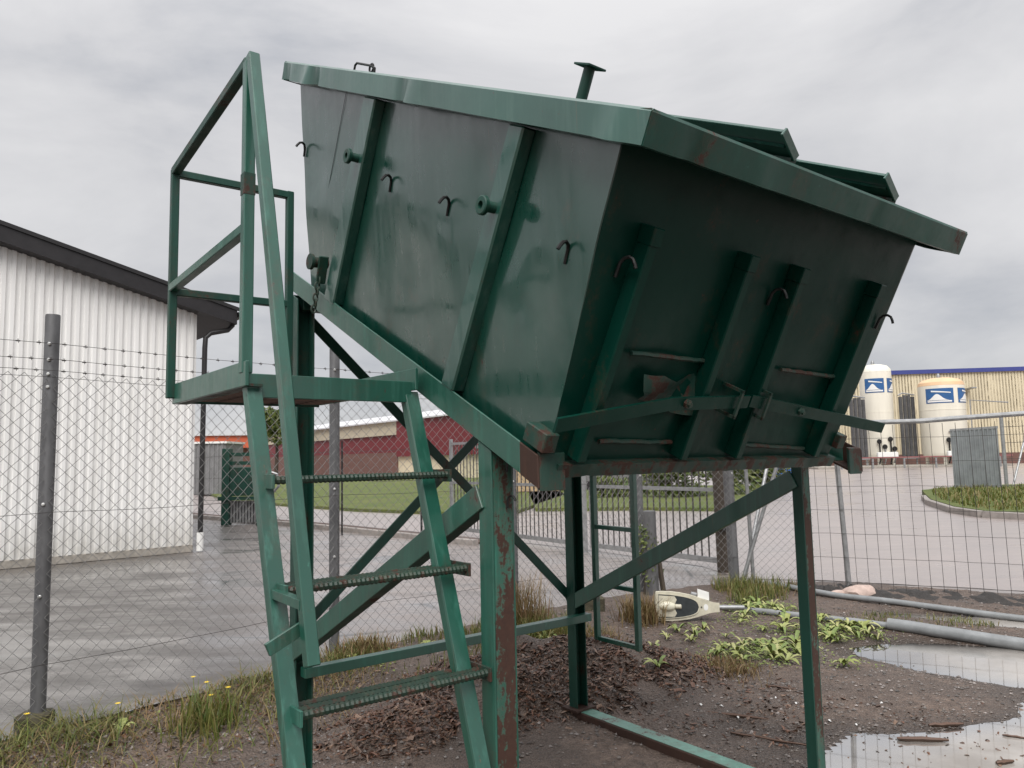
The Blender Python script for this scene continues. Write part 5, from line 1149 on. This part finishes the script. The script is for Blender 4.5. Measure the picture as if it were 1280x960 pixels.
for i, (x, y) in enumerate(spots):
    x += rl.uniform(-.04, .04); y += rl.uniform(-.04, .04); base = on_soil(x, y)
    where = ('broad leaved weed in the cluster in front of the lamp head' if i < 6 else 'pale broad leaved weed in the patch left of the right stand leg' if i < 26 else 'broad leaved weed in the clump at the end of the lamp arm' if i < 42 else 'yellow green weed sprouting along the nearer grey pipe' if i < len(spots)-10 else ('small leafy weed on top of the bark heap', 'leafy weed behind the bark heap near the ladder frame', 'right weed of the pair behind the back stand leg', 'left weed of the pair behind the back stand leg', 'leafy weed left of the back stand leg', 'small weed under the green crossbar by the stair', 'small weed in the grass left of the stair foot', 'weed under the crossbar beside the grey fence post', 'low weed in the grass beside the yellow flowers', 'weed at the asphalt edge between stair and front leg')[i-len(spots)+10])
    t_ = thing('weed_plant', base, where, 'weed', 'broad leaved weeds: '+('lamp' if i < 6 else 'patch' if i < 26 else 'arm' if i < 42 else 'pipe' if i < len(spots)-10 else 'scattered')); n_ = rl.randint(6, 11); s0 = rl.uniform(.6, 1.0)
    for k in range(n_):
        lf = bpy.data.objects.new('leaf', rl.choice(LM)); COL.objects.link(lf); lf.parent = t_; lf.rotation_euler = (rl.uniform(-.25, .25), rl.uniform(-.30, .14), k*2*pi/n_+rl.uniform(-.35, .35)); s_ = s0*rl.uniform(.7, 1.2); lf.scale = (s_, s_, s_); lf.location = (0, 0, .004)
b_ = MB()
for gi in range(5600):
    x, y = rl.choice(spots[6:-10]); x += rl.gauss(0, .12); y += rl.gauss(0, .10)
    if gi > 3400:
        x, y = rl.uniform(-3.5, -.9), rl.uniform(3.5, 6.5)
        if edge_dist(x, y) > .75 or noise.noise(V((x*3.3, y*3.3, 2.5))) < .05: continue
    if soil_z(x, y) < WATER_Z+.01 or edge_dist(x, y) < .1: continue
    p = on_soil(x, y)+Z*rl.uniform(.002, .03); a_ = rl.uniform(0, 6.3); d = V((cos(a_), sin(a_), rl.uniform(-.2, .5))).normalized(); s_ = d.cross(Z).normalized(); L_ = rl.uniform(.012, .035); w = L_*rl.uniform(.2, .4)
    b_.add([p, p+d*L_*.5+s_*w+Z*.003, p+d*L_-Z*.004, p+d*L_*.5-s_*w+Z*.003], [(0, 1, 2, 3)])
stuff(tag(b_.build('ground_cover', 'weed'), 'low creeping yellow green leaves between the broad leaved weeds', 'weeds'))
# yellow flowers by the left post
for i, (x, y) in enumerate(((-2.02, 4.90), (-1.92, 4.86), (-1.86, 4.78), (-1.72, 4.68), (-2.66, 4.28), (-2.24, 4.42))):
    h = rl.uniform(.16, .24); p = on_soil(x, y); t_ = thing('flower', p, 'small yellow flower on a thin stem in the grass by the left fence post', 'flower', 'yellow flowers by the fence')
    MB().tube([p, p+Z*h*.6+V((.01, 0, 0)), p+Z*h], .002, 4).build('stem', 'weed_0', t_)
    b_ = MB(); c_ = p+Z*h
    for k in range(8):
        a_ = 2*pi*k/8; d = V((cos(a_), sin(a_), .25)); s_ = V((-sin(a_), cos(a_), 0)); b_.add([c_, c_+d*.010-s_*.004, c_+d*.019, c_+d*.010+s_*.004], [(0, 1, 2, 3)])
    b_.build('bloom', 'flower', t_)
